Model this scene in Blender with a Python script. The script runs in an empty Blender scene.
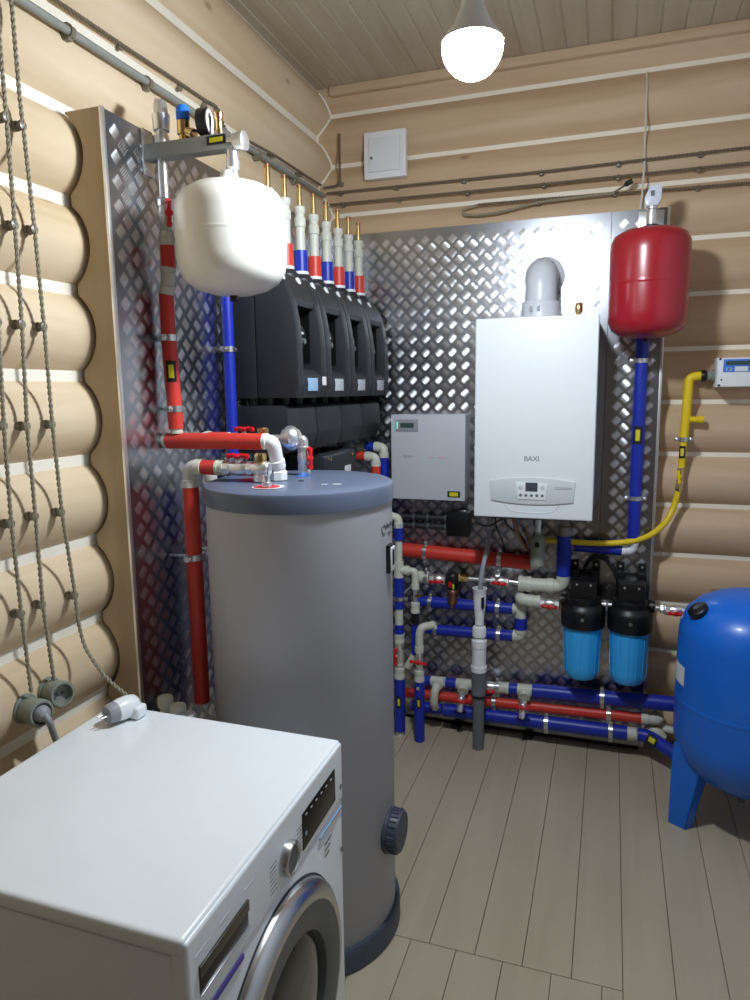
import bpy, bmesh, math, random
from mathutils import Vector, Matrix, Quaternion
random.seed(7)
SC = bpy.context.scene
COL = SC.collection
PI = math.pi

# ------------------------------------------------------------------ camera
cam_data = bpy.data.cameras.new('camera')
cam = bpy.data.objects.new('camera', cam_data)
COL.objects.link(cam)
cam_data.sensor_fit = 'VERTICAL'
cam_data.sensor_height = 36.0
cam_data.lens = 694.67 / 1000 * 36.0
cam_data.clip_start = 0.02
CR = Vector((0.94742, 0.31975, -0.01262))
CD = Vector((0.03779, -0.15094, -0.98782))
CF = Vector((-0.31776, 0.93540, -0.15508))
cm = Matrix(((CR.x, -CD.x, -CF.x), (CR.y, -CD.y, -CF.y), (CR.z, -CD.z, -CF.z)))
cam.matrix_world = Matrix.Translation((0, -3.1768, 1.6371)) @ cm.to_4x4()
SC.camera = cam

# ------------------------------------------------------------------ light, world, exposure
LAMP_GLOW = 500.0           # the one pendant bulb lights the whole room
LAMP_COLOUR = (0.84, 0.925, 1.0)
world = bpy.data.worlds.new('world')
SC.world = world
world.use_nodes = True
world.node_tree.nodes['Background'].inputs[0].default_value = (0.55, 0.56, 0.60, 1)
world.node_tree.nodes['Background'].inputs[1].default_value = 0.12
SC.view_settings.view_transform = 'Standard'
SC.view_settings.look = 'None'
SC.view_settings.gamma = 1.0
SC.view_settings.use_curve_mapping = False
SC.view_settings.exposure = 0.0
SC.cycles.use_denoising = True
SC.cycles.max_bounces = 10
SC.cycles.sample_clamp_indirect = 4.0

# ------------------------------------------------------------------ materials
def s2l(c):
    c = c / 255.0
    return c / 12.92 if c <= 0.04045 else ((c + 0.055) / 1.055) ** 2.4

def rgb(r, g, b):
    return (s2l(r), s2l(g), s2l(b), 1.0)

MATS = {}
def mat(name, col, rough=0.5, metal=0.0, var=0.0, scale=20.0, bump=0.0, spec=0.5, coat=0.0, emit=None, strength=0.0):
    """plain procedural surface: a noise varies its colour and relief a little"""
    if name in MATS:
        return MATS[name]
    m = bpy.data.materials.new(name)
    m.use_nodes = True
    nt = m.node_tree
    b = nt.nodes['Principled BSDF']
    b.inputs['Base Color'].default_value = col
    b.inputs['Roughness'].default_value = rough
    b.inputs['Metallic'].default_value = metal
    b.inputs['Specular IOR Level'].default_value = spec
    b.inputs['Coat Weight'].default_value = coat
    tc = nt.nodes.new('ShaderNodeTexCoord')
    nz = nt.nodes.new('ShaderNodeTexNoise')
    nz.inputs['Scale'].default_value = scale
    nz.inputs['Detail'].default_value = 4
    nt.links.new(tc.outputs['Object'], nz.inputs['Vector'])
    if var > 0:
        mx = nt.nodes.new('ShaderNodeMix'); mx.data_type = 'RGBA'
        mx.inputs[6].default_value = tuple(c * (1 - var) for c in col[:3]) + (1,)
        mx.inputs[7].default_value = tuple(min(1, c * (1 + var)) for c in col[:3]) + (1,)
        nt.links.new(nz.outputs['Fac'], mx.inputs[0])
        nt.links.new(mx.outputs[2], b.inputs['Base Color'])
    if bump > 0:
        bp = nt.nodes.new('ShaderNodeBump')
        bp.inputs['Strength'].default_value = bump
        bp.inputs['Distance'].default_value = 0.003
        nt.links.new(nz.outputs['Fac'], bp.inputs['Height'])
        nt.links.new(bp.outputs['Normal'], b.inputs['Normal'])
    if emit:
        b.inputs['Emission Color'].default_value = emit
        b.inputs['Emission Strength'].default_value = strength
    MATS[name] = m
    return m

def wood(name, light, dark, knot, axis='Y', rough=0.55, grain=1.0, knots=True):
    """pine: long streaks of grain along one axis, and round knots"""
    m = bpy.data.materials.new(name)
    m.use_nodes = True
    nt = m.node_tree; N = nt.nodes; L = nt.links
    b = N['Principled BSDF']; b.inputs['Roughness'].default_value = rough
    b.inputs['Specular IOR Level'].default_value = 0.3
    tc = N.new('ShaderNodeTexCoord')
    mp = N.new('ShaderNodeMapping')
    sc = {'X': (0.7, 9, 9), 'Y': (9, 0.7, 9), 'Z': (9, 9, 0.7)}[axis]
    mp.inputs['Scale'].default_value = sc
    L.new(tc.outputs['Object'], mp.inputs['Vector'])
    n1 = N.new('ShaderNodeTexNoise'); n1.inputs['Scale'].default_value = 1.6 * grain
    n1.inputs['Detail'].default_value = 5; n1.inputs['Roughness'].default_value = 0.55
    n1.inputs['Distortion'].default_value = 0.6
    L.new(mp.outputs['Vector'], n1.inputs['Vector'])
    n2 = N.new('ShaderNodeTexNoise'); n2.inputs['Scale'].default_value = 1.3
    n2.inputs['Detail'].default_value = 2
    L.new(tc.outputs['Object'], n2.inputs['Vector'])
    r1 = N.new('ShaderNodeMapRange')
    r1.inputs['From Min'].default_value = 0.32; r1.inputs['From Max'].default_value = 0.72
    L.new(n1.outputs['Fac'], r1.inputs['Value'])
    mx = N.new('ShaderNodeMix'); mx.data_type = 'RGBA'
    mx.inputs[6].default_value = light; mx.inputs[7].default_value = dark
    L.new(r1.outputs['Result'], mx.inputs[0])
    mx2 = N.new('ShaderNodeMix'); mx2.data_type = 'RGBA'; mx2.blend_type = 'MULTIPLY'
    r2 = N.new('ShaderNodeMapRange')
    r2.inputs['From Min'].default_value = 0.3; r2.inputs['From Max'].default_value = 0.7
    r2.inputs['To Min'].default_value = 0.0; r2.inputs['To Max'].default_value = 0.5
    L.new(n2.outputs['Fac'], r2.inputs['Value'])
    L.new(r2.outputs['Result'], mx2.inputs[0])
    L.new(mx.outputs[2], mx2.inputs[6])
    mx2.inputs[7].default_value = (0.84, 0.78, 0.70, 1)
    out = mx2.outputs[2]
    if knots:
        mp2 = N.new('ShaderNodeMapping')
        mp2.inputs['Scale'].default_value = {'X': (2.1, 4.2, 4.2), 'Y': (4.2, 2.1, 4.2), 'Z': (4.2, 4.2, 2.1)}[axis]
        L.new(tc.outputs['Object'], mp2.inputs['Vector'])
        vo = N.new('ShaderNodeTexVoronoi'); vo.inputs['Scale'].default_value = 1.0
        L.new(mp2.outputs['Vector'], vo.inputs['Vector'])
        r3 = N.new('ShaderNodeMapRange')
        r3.inputs['From Min'].default_value = 0.035; r3.inputs['From Max'].default_value = 0.075
        r3.inputs['To Min'].default_value = 0.75; r3.inputs['To Max'].default_value = 0.0
        L.new(vo.outputs['Distance'], r3.inputs['Value'])
        mx3 = N.new('ShaderNodeMix'); mx3.data_type = 'RGBA'
        L.new(r3.outputs['Result'], mx3.inputs[0])
        L.new(out, mx3.inputs[6]); mx3.inputs[7].default_value = knot
        out = mx3.outputs[2]
    L.new(out, b.inputs['Base Color'])
    bp = N.new('ShaderNodeBump'); bp.inputs['Strength'].default_value = 0.12
    bp.inputs['Distance'].default_value = 0.004
    L.new(n1.outputs['Fac'], bp.inputs['Height'])
    L.new(bp.outputs['Normal'], b.inputs['Normal'])
    return m

M_LOG_L = wood('pine_log_left', rgb(226, 206, 176), rgb(212, 188, 154), rgb(140, 110, 80), 'Y')
M_LOG_B = wood('pine_log_back', rgb(216, 190, 160), rgb(200, 171, 140), rgb(136, 104, 78), 'X')
M_CEIL = wood('ceiling_board', rgb(196, 184, 166), rgb(180, 166, 146), rgb(130, 106, 84), 'Y', knots=True)
M_FLOOR = wood('painted_floorboard', rgb(182, 171, 150), rgb(174, 163, 142), rgb(140, 126, 104), 'Y', rough=0.32, knots=False)
M_BOUNCE_PLASTER = mat('bounce_plaster', rgb(204, 209, 218), 0.85, var=0.03, scale=4, bump=0.1)  # pale tone chosen so the unseen right wall bounces neutral light onto the washer
M_GAP = mat('dark_gap', rgb(52, 44, 36), 0.9, var=0.2)
M_CAULK = mat('caulk', rgb(244, 236, 220), 0.8, var=0.05, scale=8)
M_PLY = wood('scribed_board', rgb(196, 176, 146), rgb(180, 158, 126), rgb(130, 100, 72), 'Z')
M_PLATE = mat('tread_plate', (0.35, 0.36, 0.39, 1), 0.27, 1.0, var=0.10, scale=3, bump=0.10)
M_BARS = mat('tread_bars', (0.80, 0.80, 0.82, 1), 0.24, 1.0, var=0.05, scale=30)
M_TRIM = mat('aluminium_trim', (0.78, 0.78, 0.78, 1), 0.35, 1.0, var=0.05)
M_STEEL = mat('nickel_fitting', (0.86, 0.86, 0.87, 1), 0.32, 0.9, var=0.06, scale=40)
M_ZINC = mat('zinc_clamp', (0.70, 0.71, 0.72, 1), 0.3, 1.0, var=0.08, scale=60)
M_BRASS = mat('brass', (0.75, 0.55, 0.26, 1), 0.25, 1.0, var=0.08, scale=40)
M_RUBBER = mat('black_rubber', rgb(24, 24, 26), 0.6, var=0.15)
M_RED = mat('red_sleeve', rgb(208, 60, 48), 0.42, var=0.10, scale=14, bump=0.15)
M_BLUE = mat('blue_sleeve', rgb(26, 46, 164), 0.40, var=0.12, scale=14, bump=0.15)
M_PPR = mat('grey_white_plastic', rgb(206, 206, 192), 0.45, var=0.04)
M_WHITEPP = mat('white_plastic', rgb(236, 236, 238), 0.38, var=0.02)
M_GREYPP = mat('grey_drain_plastic', rgb(104, 108, 112), 0.45, var=0.05)
M_HOSE = mat('grey_hose', rgb(150, 152, 158), 0.5, var=0.05)
M_HANDLE = mat('red_handle', rgb(205, 24, 30), 0.35, var=0.08)
M_YELLOW = mat('yellow_pipe', rgb(232, 200, 30), 0.4, var=0.06)
M_TAG = mat('black_tag', rgb(18, 18, 16), 0.45, var=0.1)
M_TAGY = mat('yellow_print', rgb(214, 204, 40), 0.5, var=0.05)
M_BLACKP = mat('black_plastic', rgb(36, 37, 41), 0.5, var=0.08, scale=60, bump=0.1)
M_BLACKD = mat('deep_black_plastic', rgb(12, 12, 14), 0.4, var=0.1)
M_BLACKG = mat('glossy_black', rgb(8, 9, 11), 0.22, var=0.05, spec=0.25)
M_OLIVE = mat('drawer_olive', rgb(66, 64, 50), 0.3, var=0.08)
M_FLUE = mat('flue_grey_white', rgb(204, 208, 216), 0.34, var=0.02)
M_INKL = mat('light_print', rgb(142, 146, 154), 0.6, var=0.05)
M_WHITE_E = mat('white_enamel', rgb(240, 244, 248), 0.28, var=0.015, coat=0.3)
M_BOILER = mat('boiler_white', rgb(232, 236, 240), 0.35, var=0.012)
M_BOILG = mat('boiler_grey', rgb(206, 210, 214), 0.4, var=0.02)
M_GBOX = mat('light_grey_steel', rgb(196, 198, 206), 0.42, var=0.02)
M_INK = mat('grey_print', rgb(100, 104, 112), 0.6, var=0.05)
M_INKD = mat('dark_print', rgb(50, 54, 62), 0.6, var=0.05)
M_INKP = mat('pink_print', rgb(206, 178, 190), 0.6, var=0.03)
M_WTANK = mat('ivory_tank_paint', rgb(240, 236, 226), 0.30, var=0.015, coat=0.2)
M_RTANK = mat('red_tank_paint', rgb(158, 26, 40), 0.28, var=0.04, coat=0.3)
M_BTANK = mat('blue_tank_paint', rgb(18, 106, 214), 0.34, var=0.05, scale=10, coat=0.15)
M_HBODY = mat('heater_grey_vinyl', rgb(174, 173, 178), 0.50, var=0.02, scale=60)
M_HLID = mat('heater_slate_lid', rgb(96, 106, 128), 0.35, var=0.03, scale=40)
M_HBASE = mat('heater_base_slate', rgb(62, 70, 86), 0.45, var=0.06)
M_CUP = mat('filter_cup_blue', rgb(58, 178, 255), 0.30, var=0.05)
M_CORD = mat('cloth_cord', rgb(150, 142, 122), 0.8, var=0.25, scale=180)
M_CORDB = mat('cloth_cord_brown', rgb(112, 98, 82), 0.8, var=0.2, scale=180)
M_CERAM = mat('ceramic_knob', rgb(120, 112, 94), 0.35, var=0.1)
M_SOCK = mat('grey_green_socket', rgb(134, 140, 130), 0.4, var=0.04)
M_CONDUIT = mat('grey_conduit', rgb(138, 138, 132), 0.5, var=0.12, scale=60)
M_SILVER = mat('silver_plastic', (0.66, 0.67, 0.69, 1), 0.26, 1.0, var=0.03)
M_DGREY = mat('dark_grey_plastic', rgb(92, 96, 98), 0.4, var=0.05)
M_GLASS = mat('smoked_glass', rgb(40, 44, 38), 0.06, var=0.15, scale=5, coat=0.5)
M_LCDGREEN = mat('lcd_dark_green', rgb(62, 84, 80), 0.25, var=0.05)
M_GREENLED = mat('green_led', rgb(120, 240, 200), 0.4, emit=(0.25, 1.0, 0.75, 1), strength=0.8)
M_BLUELAB = mat('blue_label', rgb(70, 120, 214), 0.4, var=0.05)
M_SKYLAB = mat('pale_blue_label', rgb(150, 182, 214), 0.4, var=0.05)
M_WHITELAB = mat('white_label', rgb(226, 228, 230), 0.5, var=0.03)
M_BLUECAP = mat('blue_cap', rgb(30, 120, 226), 0.4, var=0.06)
M_LAMP = mat("lamp_diffuser", (1, 1, 1, 1), 0.5, emit=LAMP_COLOUR + (1,), strength=LAMP_GLOW)
M_COPPER = mat('copper_bronze', (0.42, 0.22, 0.12, 1), 0.35, 1.0, var=0.15, scale=40)

# ------------------------------------------------------------------ mesh building
def frame_for(axis):
    a = Vector(axis).normalized()
    h = Vector((0, 0, 1)) if abs(a.z) < 0.9 else Vector((1, 0, 0))
    u = h.cross(a).normalized()
    v = a.cross(u).normalized()
    return u, v, a

class MB:
    """collects shapes that become ONE mesh object"""
    def __init__(self):
        self.v = []; self.f = []; self.m = []
    def add(self, vs, fs, mi=0):
        o = len(self.v)
        self.v += [Vector(p) for p in vs]
        self.f += [tuple(i + o for i in f) for f in fs]
        self.m += [mi] * len(fs)
        return self
    def box(self, lo, hi, bevel=0.0, mi=0, seg=2, rot=None, at=None):
        bm = bmesh.new()
        bmesh.ops.create_cube(bm, size=1.0)
        lo = Vector(lo); hi = Vector(hi); c = (lo + hi) / 2; d = hi - lo
        for p in bm.verts:
            p.co = Vector((p.co.x * d.x, p.co.y * d.y, p.co.z * d.z))
        if bevel > 0:
            bmesh.ops.bevel(bm, geom=bm.edges[:], offset=min(bevel, min(abs(d.x), abs(d.y), abs(d.z)) * 0.49), segments=seg, profile=0.6, affect='EDGES')
        bm.verts.ensure_lookup_table()
        R = rot if rot is not None else Matrix.Identity(3)
        vs = [R @ p.co + c for p in bm.verts]
        fs = [[p.index for p in f.verts] for f in bm.faces]
        bm.free()
        return self.add(vs, fs, mi)
    def prism(self, poly, axis, a, b, bevel=0.0, mi=0):
        def P(p, t):
            return {'x': (t, p[0], p[1]), 'y': (p[0], t, p[1]), 'z': (p[0], p[1], t)}[axis]
        bm = bmesh.new()
        lo = [bm.verts.new(P(p, a)) for p in poly]
        hi = [bm.verts.new(P(p, b)) for p in poly]
        n = len(poly)
        bm.faces.new(lo); bm.faces.new(hi[::-1])
        for i in range(n):
            bm.faces.new((lo[i], hi[i], hi[(i + 1) % n], lo[(i + 1) % n]))
        bmesh.ops.recalc_face_normals(bm, faces=bm.faces[:])
        if bevel > 0:
            bmesh.ops.bevel(bm, geom=bm.edges[:], offset=bevel, segments=2, profile=0.6, affect='EDGES')
        bm.verts.index_update()
        bm.verts.ensure_lookup_table()
        vs = [p.co.copy() for p in bm.verts]
        fs = [[p.index for p in f.verts] for f in bm.faces]
        bm.free()
        return self.add(vs, fs, mi)
    def lathe(self, prof, origin, axis=(0, 0, 1), n=28, mi=0):
        u, v, a = frame_for(axis)
        o = Vector(origin)
        vs = []; fs = []; rings = []
        for r, h in prof:
            if r < 1e-6:
                rings.append([len(vs)]); vs.append(o + a * h)
            else:
                s = len(vs)
                for i in range(n):
                    t = 2 * PI * i / n
                    vs.append(o + a * h + (u * math.cos(t) + v * math.sin(t)) * r)
                rings.append(list(range(s, s + n)))
        for A, B in zip(rings, rings[1:]):
            if len(A) == 1 and len(B) == 1:
                continue
            for i in range(n):
                j = (i + 1) % n
                if len(A) == 1:
                    fs.append((A[0], B[j], B[i]))
                elif len(B) == 1:
                    fs.append((A[i], A[j], B[0]))
                else:
                    fs.append((A[i], A[j], B[j], B[i]))
        if len(rings[0]) > 1:
            fs.append(tuple(reversed(rings[0])))
        if len(rings[-1]) > 1:
            fs.append(tuple(rings[-1]))
        return self.add(vs, fs, mi)
    def tube(self, pts, r, n=14, fillet=0.0, mi=0, closed=False, seg=6, caps=True):
        P = [Vector(p) for p in pts]
        if fillet > 0 and len(P) > 2:
            Q = [P[0]]
            for k in range(1, len(P) - 1):
                a = (P[k - 1] - P[k]); b = (P[k + 1] - P[k])
                fl = min(fillet, a.length * 0.49, b.length * 0.49)
                p0 = P[k] + a.normalized() * fl; p1 = P[k] + b.normalized() * fl
                for s in range(seg + 1):
                    t = s / seg
                    Q.append(p0 * (1 - t) ** 2 + P[k] * 2 * t * (1 - t) + p1 * t * t)
            Q.append(P[-1]); P = Q
        R = r if isinstance(r, (list, tuple)) else [r] * len(P)
        m = len(P)
        T = []
        for i in range(m):
            if closed:
                d = P[(i + 1) % m] - P[i - 1]
            else:
                d = P[min(i + 1, m - 1)] - P[max(i - 1, 0)]
            T.append(d.normalized())
        u, _, _ = frame_for(T[0])
        vs = []; fs = []
        for i in range(m):
            if i:
                q = T[i - 1].rotation_difference(T[i])
                u = (q @ u)
            u = (u - T[i] * u.dot(T[i])).normalized()
            w = T[i].cross(u)
            for k in range(n):
                t = 2 * PI * k / n
                vs.append(P[i] + (u * math.cos(t) + w * math.sin(t)) * R[i])
        for i in range(m if closed else m - 1):
            j = (i + 1) % m
            for k in range(n):
                l = (k + 1) % n
                fs.append((i * n + k, i * n + l, j * n + l, j * n + k))
        if caps and not closed:
            fs.append(tuple(reversed(range(n))))
            fs.append(tuple(range((m - 1) * n, m * n)))
        return self.add(vs, fs, mi)
    def build(self, name, mats, parent=None, smooth=True, angle=38):
        if not isinstance(mats, (list, tuple)):
            mats = [mats]
        lo = Vector((min(p.x for p in self.v), min(p.y for p in self.v), min(p.z for p in self.v)))
        hi = Vector((max(p.x for p in self.v), max(p.y for p in self.v), max(p.z for p in self.v)))
        c = Vector(((lo.x + hi.x) / 2, (lo.y + hi.y) / 2, lo.z))
        me = bpy.data.meshes.new(name)
        me.from_pydata([tuple(p - c) for p in self.v], [], self.f)
        me.polygons.foreach_set('material_index', self.m)
        for m in mats:
            me.materials.append(m)
        if smooth:
            me.polygons.foreach_set('use_smooth', [True] * len(me.polygons))
            me.set_sharp_from_angle(angle=math.radians(angle))
        me.update()
        o = bpy.data.objects.new(name, me)
        COL.objects.link(o)
        pw = Vector(parent['_w']) if parent is not None else Vector((0, 0, 0))
        o.location = c - pw
        o['_w'] = tuple(c)
        if parent is not None:
            o.parent = parent
        return o

def T(name, label, cat, loc, group=None):
    o = bpy.data.objects.new(name, None)
    COL.objects.link(o)
    o.location = loc; o['_w'] = tuple(loc)
    o.empty_display_size = 0.05
    o['label'] = label; o['category'] = cat
    if group:
        o['group'] = group
    return o

def tag(o, label, cat, group=None):
    o['label'] = label; o['category'] = cat
    if group:
        o['group'] = group
    return o

def struct(o):
    o['kind'] = 'structure'
    return o

def text(name, body, size, material, parent, loc, xdir, ydir, depth=0.0004, align='CENTER', bold=0.0):
    cu = bpy.data.curves.new(name, 'FONT')
    cu.body = body; cu.size = size; cu.align_x = align; cu.align_y = 'CENTER'; cu.extrude = depth; cu.offset = bold
    tmp = bpy.data.objects.new(name + '_curve', cu)
    COL.objects.link(tmp)
    dg = bpy.context.evaluated_depsgraph_get()
    me = bpy.data.meshes.new_from_object(tmp.evaluated_get(dg))
    bpy.data.objects.remove(tmp)
    x = Vector(xdir).normalized(); y = Vector(ydir).normalized(); z = x.cross(y)
    mb = MB()
    vs = [Vector(loc) + x * p.co.x + y * p.co.y + z * p.co.z for p in me.vertices]
    mb.add(vs, [tuple(p.vertices) for p in me.polygons])
    bpy.data.meshes.remove(me)
    return mb.build(name, material, parent, smooth=False)

# ------------------------------------------------------------------ plumbing vocabulary
V = Vector
def sleeve(p, pts, r, m, fillet=0.03, name='sleeve'):
    return MB().tube(pts, r, n=18, fillet=fillet).build(name, m, p)

def elbow(p, a, c, b, r, m=None):
    a, c, b = V(a), V(c), V(b)
    mb = MB().tube([a, c, b], r, n=18, fillet=r * 1.5)
    for q in (a, b):
        d = (c - q).normalized()
        L = min(0.022, (c - q).length * 0.5)
        mb.lathe([(r * 1.0, 0), (r * 1.16, 0.001), (r * 1.16, L), (r, L + 0.002)], q, d, 20)
    return mb.build('elbow', m or M_PPR, p)

def coupling(p, c, axis, L, r, m=None, name='coupling'):
    h = L / 2
    return MB().lathe([(r * 0.8, -h), (r, -h + 0.001), (r, -h * 0.35), (r * 0.93, -h * 0.3), (r * 0.93, h * 0.3), (r, h * 0.35), (r, h - 0.001), (r * 0.8, h)], c, axis, 22).build(name, m or M_PPR, p)

def tee(p, c, axis, L, r, br, bl, m=None):
    b = V(br).normalized()
    mb = MB().lathe([(r * 0.9, -L / 2), (r, -L / 2 + 0.001), (r, L / 2 - 0.001), (r * 0.9, L / 2)], c, axis, 22)
    mb.lathe([(r * 0.9, 0), (r * 0.9, bl - 0.02), (r, bl - 0.019), (r, bl)], c, b, 22)
    return mb.build('tee', m or M_PPR, p)

def clamp(p, c, axis, r, wall, m=None):
    """split pipe clip with two screws and a stud into the wall"""
    c = V(c); a = V(axis).normalized(); w = V(wall)
    mb = MB()
    R = r + 0.003
    mb.lathe([(r * 0.9, -0.009), (R, -0.009), (R, 0.009), (r * 0.9, 0.009)], c, a, 24)
    d = w.normalized(); s = a.cross(d).normalized()
    for k in (-1, 1):
        q = c + s * k * (R + 0.008)
        mb.box(q - V((0.008, 0.008, 0.008)), q + V((0.008, 0.008, 0.008)), 0.002)
        mb.lathe([(0.0055, -0.012), (0.0055, 0.012), (0.002, 0.014)], q, -d, 10)
    mb.lathe([(0.004, 0), (0.004, max(0.002, w.length - r))], c + d * r, d, 10)
    return mb.build('pipe_clamp', m or M_ZINC, p)

def ball_valve(p, c, axis, L, r, hdir, wing, hm=None, body=None, hl=0.028, stem=0.024):
    """hex ends, round belly and a two-winged handle on a stem"""
    c = V(c); a = V(axis).normalized(); h = L / 2
    b = MB()
    for s in (-1, 1):
        b.lathe([(r, 0), (r * 1.18, 0.002), (r * 1.18, h * 0.42), (r * 0.95, h * 0.45)], c + a * s * h, a * -s, 8)
    b.lathe([(r * 0.95, -h * 0.6), (r * 1.1, -h * 0.42), (r * 1.22, 0), (r * 1.1, h * 0.42), (r * 0.95, h * 0.6)], c, a, 20)
    d = V(hdir).normalized()
    b.lathe([(r * 0.5, 0), (r * 0.5, r + stem * 0.5), (r * 0.3, r + stem * 0.55), (r * 0.3, r + stem)], c, d, 14)
    vo = b.build('ball_valve', body or M_STEEL, p)
    w = V(wing).normalized()
    top = c + d * (r + stem)
    hb = MB()
    hb.lathe([(0.0, -0.006), (0.010, -0.005), (0.011, 0.003), (0.007, 0.006), (0, 0.007)], top, d, 16)
    hb.tube([top - w * hl, top - w * hl * 0.55 + d * 0.003, top, top + w * hl * 0.55 + d * 0.003, top + w * hl], [0.0055, 0.0065, 0.0052, 0.0065, 0.0055], n=10)
    hb.lathe([(0.0075, -0.006), (0.0085, 0), (0.0075, 0.006)], top - w * hl, d, 12)
    hb.lathe([(0.0075, -0.006), (0.0085, 0), (0.0075, 0.006)], top + w * hl, d, 12)
    hb.build('handle', hm or M_HANDLE, vo)
    return vo

def nut(p, c, axis, L, r, m=None, n=6, name='union_nut'):
    h = L / 2
    return MB().lathe([(r * 0.88, -h), (r, -h * 0.75), (r, h * 0.75), (r * 0.88, h)], c, axis, n).build(name, m or M_STEEL, p)

def pipe_tag(p, c, axis, face, r, L=0.05, W=0.026):
    """black sticker with a yellow field, wrapped on the pipe side that faces out"""
    c = V(c); a = V(axis).normalized(); f = V(face).normalized(); s = a.cross(f).normalized()
    def patch(L, W, R, m, name, par):
        mb = MB(); half = W / 2 / R; n = 8; vs = []; fs = []
        for k in range(n + 1):
            t = -half + 2 * half * k / n
            q = c + (f * math.cos(t) + s * math.sin(t)) * R
            q2 = c + (f * math.cos(t) + s * math.sin(t)) * (R - 0.0015)
            vs += [q - a * L / 2, q + a * L / 2, q2 - a * L / 2, q2 + a * L / 2]
        for k in range(n):
            i = k * 4; j = i + 4
            fs += [(i, i + 1, j + 1, j), (i + 2, j + 2, j + 3, i + 3), (i, j, j + 2, i + 2), (i + 1, i + 3, j + 3, j + 1)]
        fs += [(0, 2, 3, 1), (n * 4, n * 4 + 1, n * 4 + 3, n * 4 + 2)]
        return mb.add(vs, fs).build(name, m, par)
    t = patch(L, W, r + 0.0018, M_TAG, 'tag', p)
    patch(L * 0.62, W * 0.5, r + 0.0024, M_TAGY, 'print', t)
    return t

# ================================================================== THE SETTING
PITCH = 0.2265
Z0 = 2.932                    # a joint between two logs of the back wall
ROOM_TOP = 3.04
BULGE_X = -1.325              # left logs reach this far into the room
BULGE_Y = 0.08                # back logs
RLOG = 0.125
def log_depth(z, phase):
    """how far the log face lies behind its own bulge at height z"""
    t = ((z - Z0 - phase) / PITCH) % 1.0
    dz = (t - 0.5) * PITCH
    return RLOG - math.sqrt(max(0, RLOG * RLOG - dz * dz))
CAULK_LEFT, CAULK_BACK = 0.048, 0.055
def log_profile(z0, z1, phase, caulk=None):
    """(z, depth, is_caulk_to_next)"""
    if caulk is None:
        caulk = CAULK_LEFT if phase else CAULK_BACK
    zs = []
    k0 = math.floor((z0 - Z0 - phase) / PITCH) - 1
    k1 = math.ceil((z1 - Z0 - phase) / PITCH) + 1
    half_c = PITCH / 2 - math.sqrt(RLOG ** 2 - (RLOG - caulk) ** 2)
    for k in range(k0, k1):
        base = Z0 + phase + k * PITCH
        pts = [half_c + (PITCH - 2 * half_c) * i / 14 for i in range(15)]
        for i, d in enumerate(pts):
            zs.append((base + d, i == 14))
    out = [(z, min(caulk, log_depth(z, phase)), c) for z, c in zs if z0 < z < z1]
    out = [(z0, min(caulk, log_depth(z0, phase)), False)] + out + [(z1, min(caulk, log_depth(z1, phase)), False)]
    return out

def log_wall(name, axis, bulge, sign, a, b, phase, material):
    """scalloped log wall; axis 'y' runs along y and faces +x*sign, axis 'x' runs along x and faces y"""
    pr = log_profile(0.0, ROOM_TOP, phase)
    mb = MB(); vs = []; fs = []; mi = []
    def P(d, t, z):
        return (bulge - sign * d, t, z) if axis == 'y' else (t, bulge - sign * d, z)
    for z, d, c in pr:
        vs += [P(d, a, z), P(d, b, z)]
    n = len(pr)
    for i in range(n - 1):
        f = (2 * i, 2 * i + 1, 2 * i + 3, 2 * i + 2)
        mb_f = f if (axis == 'y') == (sign > 0) else f[::-1]
        fs.append(mb_f); mi.append(1 if pr[i][2] else 0)
    back = 0.22
    o = len(vs)
    vs += [P(back, a, 0), P(back, b, 0), P(back, b, ROOM_TOP), P(back, a, ROOM_TOP)]
    fs.append((o, o + 1, o + 2, o + 3)); mi.append(0)
    fs.append(tuple([o, o + 3] + [2 * i for i in range(n - 1, -1, -1)])); mi.append(0)
    fs.append(tuple([o + 2, o + 1] + [2 * i + 1 for i in range(n)])); mi.append(0)
    fs.append((0, 1, o + 1, o)); mi.append(0)
    fs.append((2 * n - 1, 2 * n - 2, o + 3, o + 2)); mi.append(0)
    mb.v = [Vector(p) for p in vs]; mb.f = fs; mb.m = mi
    return struct(mb.build(name, [material, M_CAULK], angle=25))

FRONT_Y, RIGHT_X = -6.5, 1.05  # both walls unseen: right one set near for bounce light, front one far to dim
log_wall('wall_left', 'y', BULGE_X, 1, FRONT_Y - 0.1, 0.28, PITCH / 2, M_LOG_L)
log_wall('wall_back', 'x', BULGE_Y, -1, -1.5, RIGHT_X + 0.2, 0, M_LOG_B)
struct(MB().box((RIGHT_X, FRONT_Y - 0.1, 0), (RIGHT_X + 0.15, 0.28, ROOM_TOP)).build('wall_right', M_BOUNCE_PLASTER, smooth=False))
log_wall('wall_front', 'x', FRONT_Y, 1, -1.5, RIGHT_X + 0.2, 0, M_LOG_B)

# zig-zag bead of caulk where the two log walls notch into each other
pts = []
z = 2.36
while z < ROOM_TOP - 0.01:
    dl = min(CAULK_LEFT, log_depth(z, PITCH / 2)); db = min(CAULK_BACK, log_depth(z, 0))
    pts.append((BULGE_X - dl + 0.001, BULGE_Y + db - 0.001, z)); z += 0.012
struct(MB().tube(pts, 0.006, n=8).build('trim_1', M_CAULK))

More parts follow.
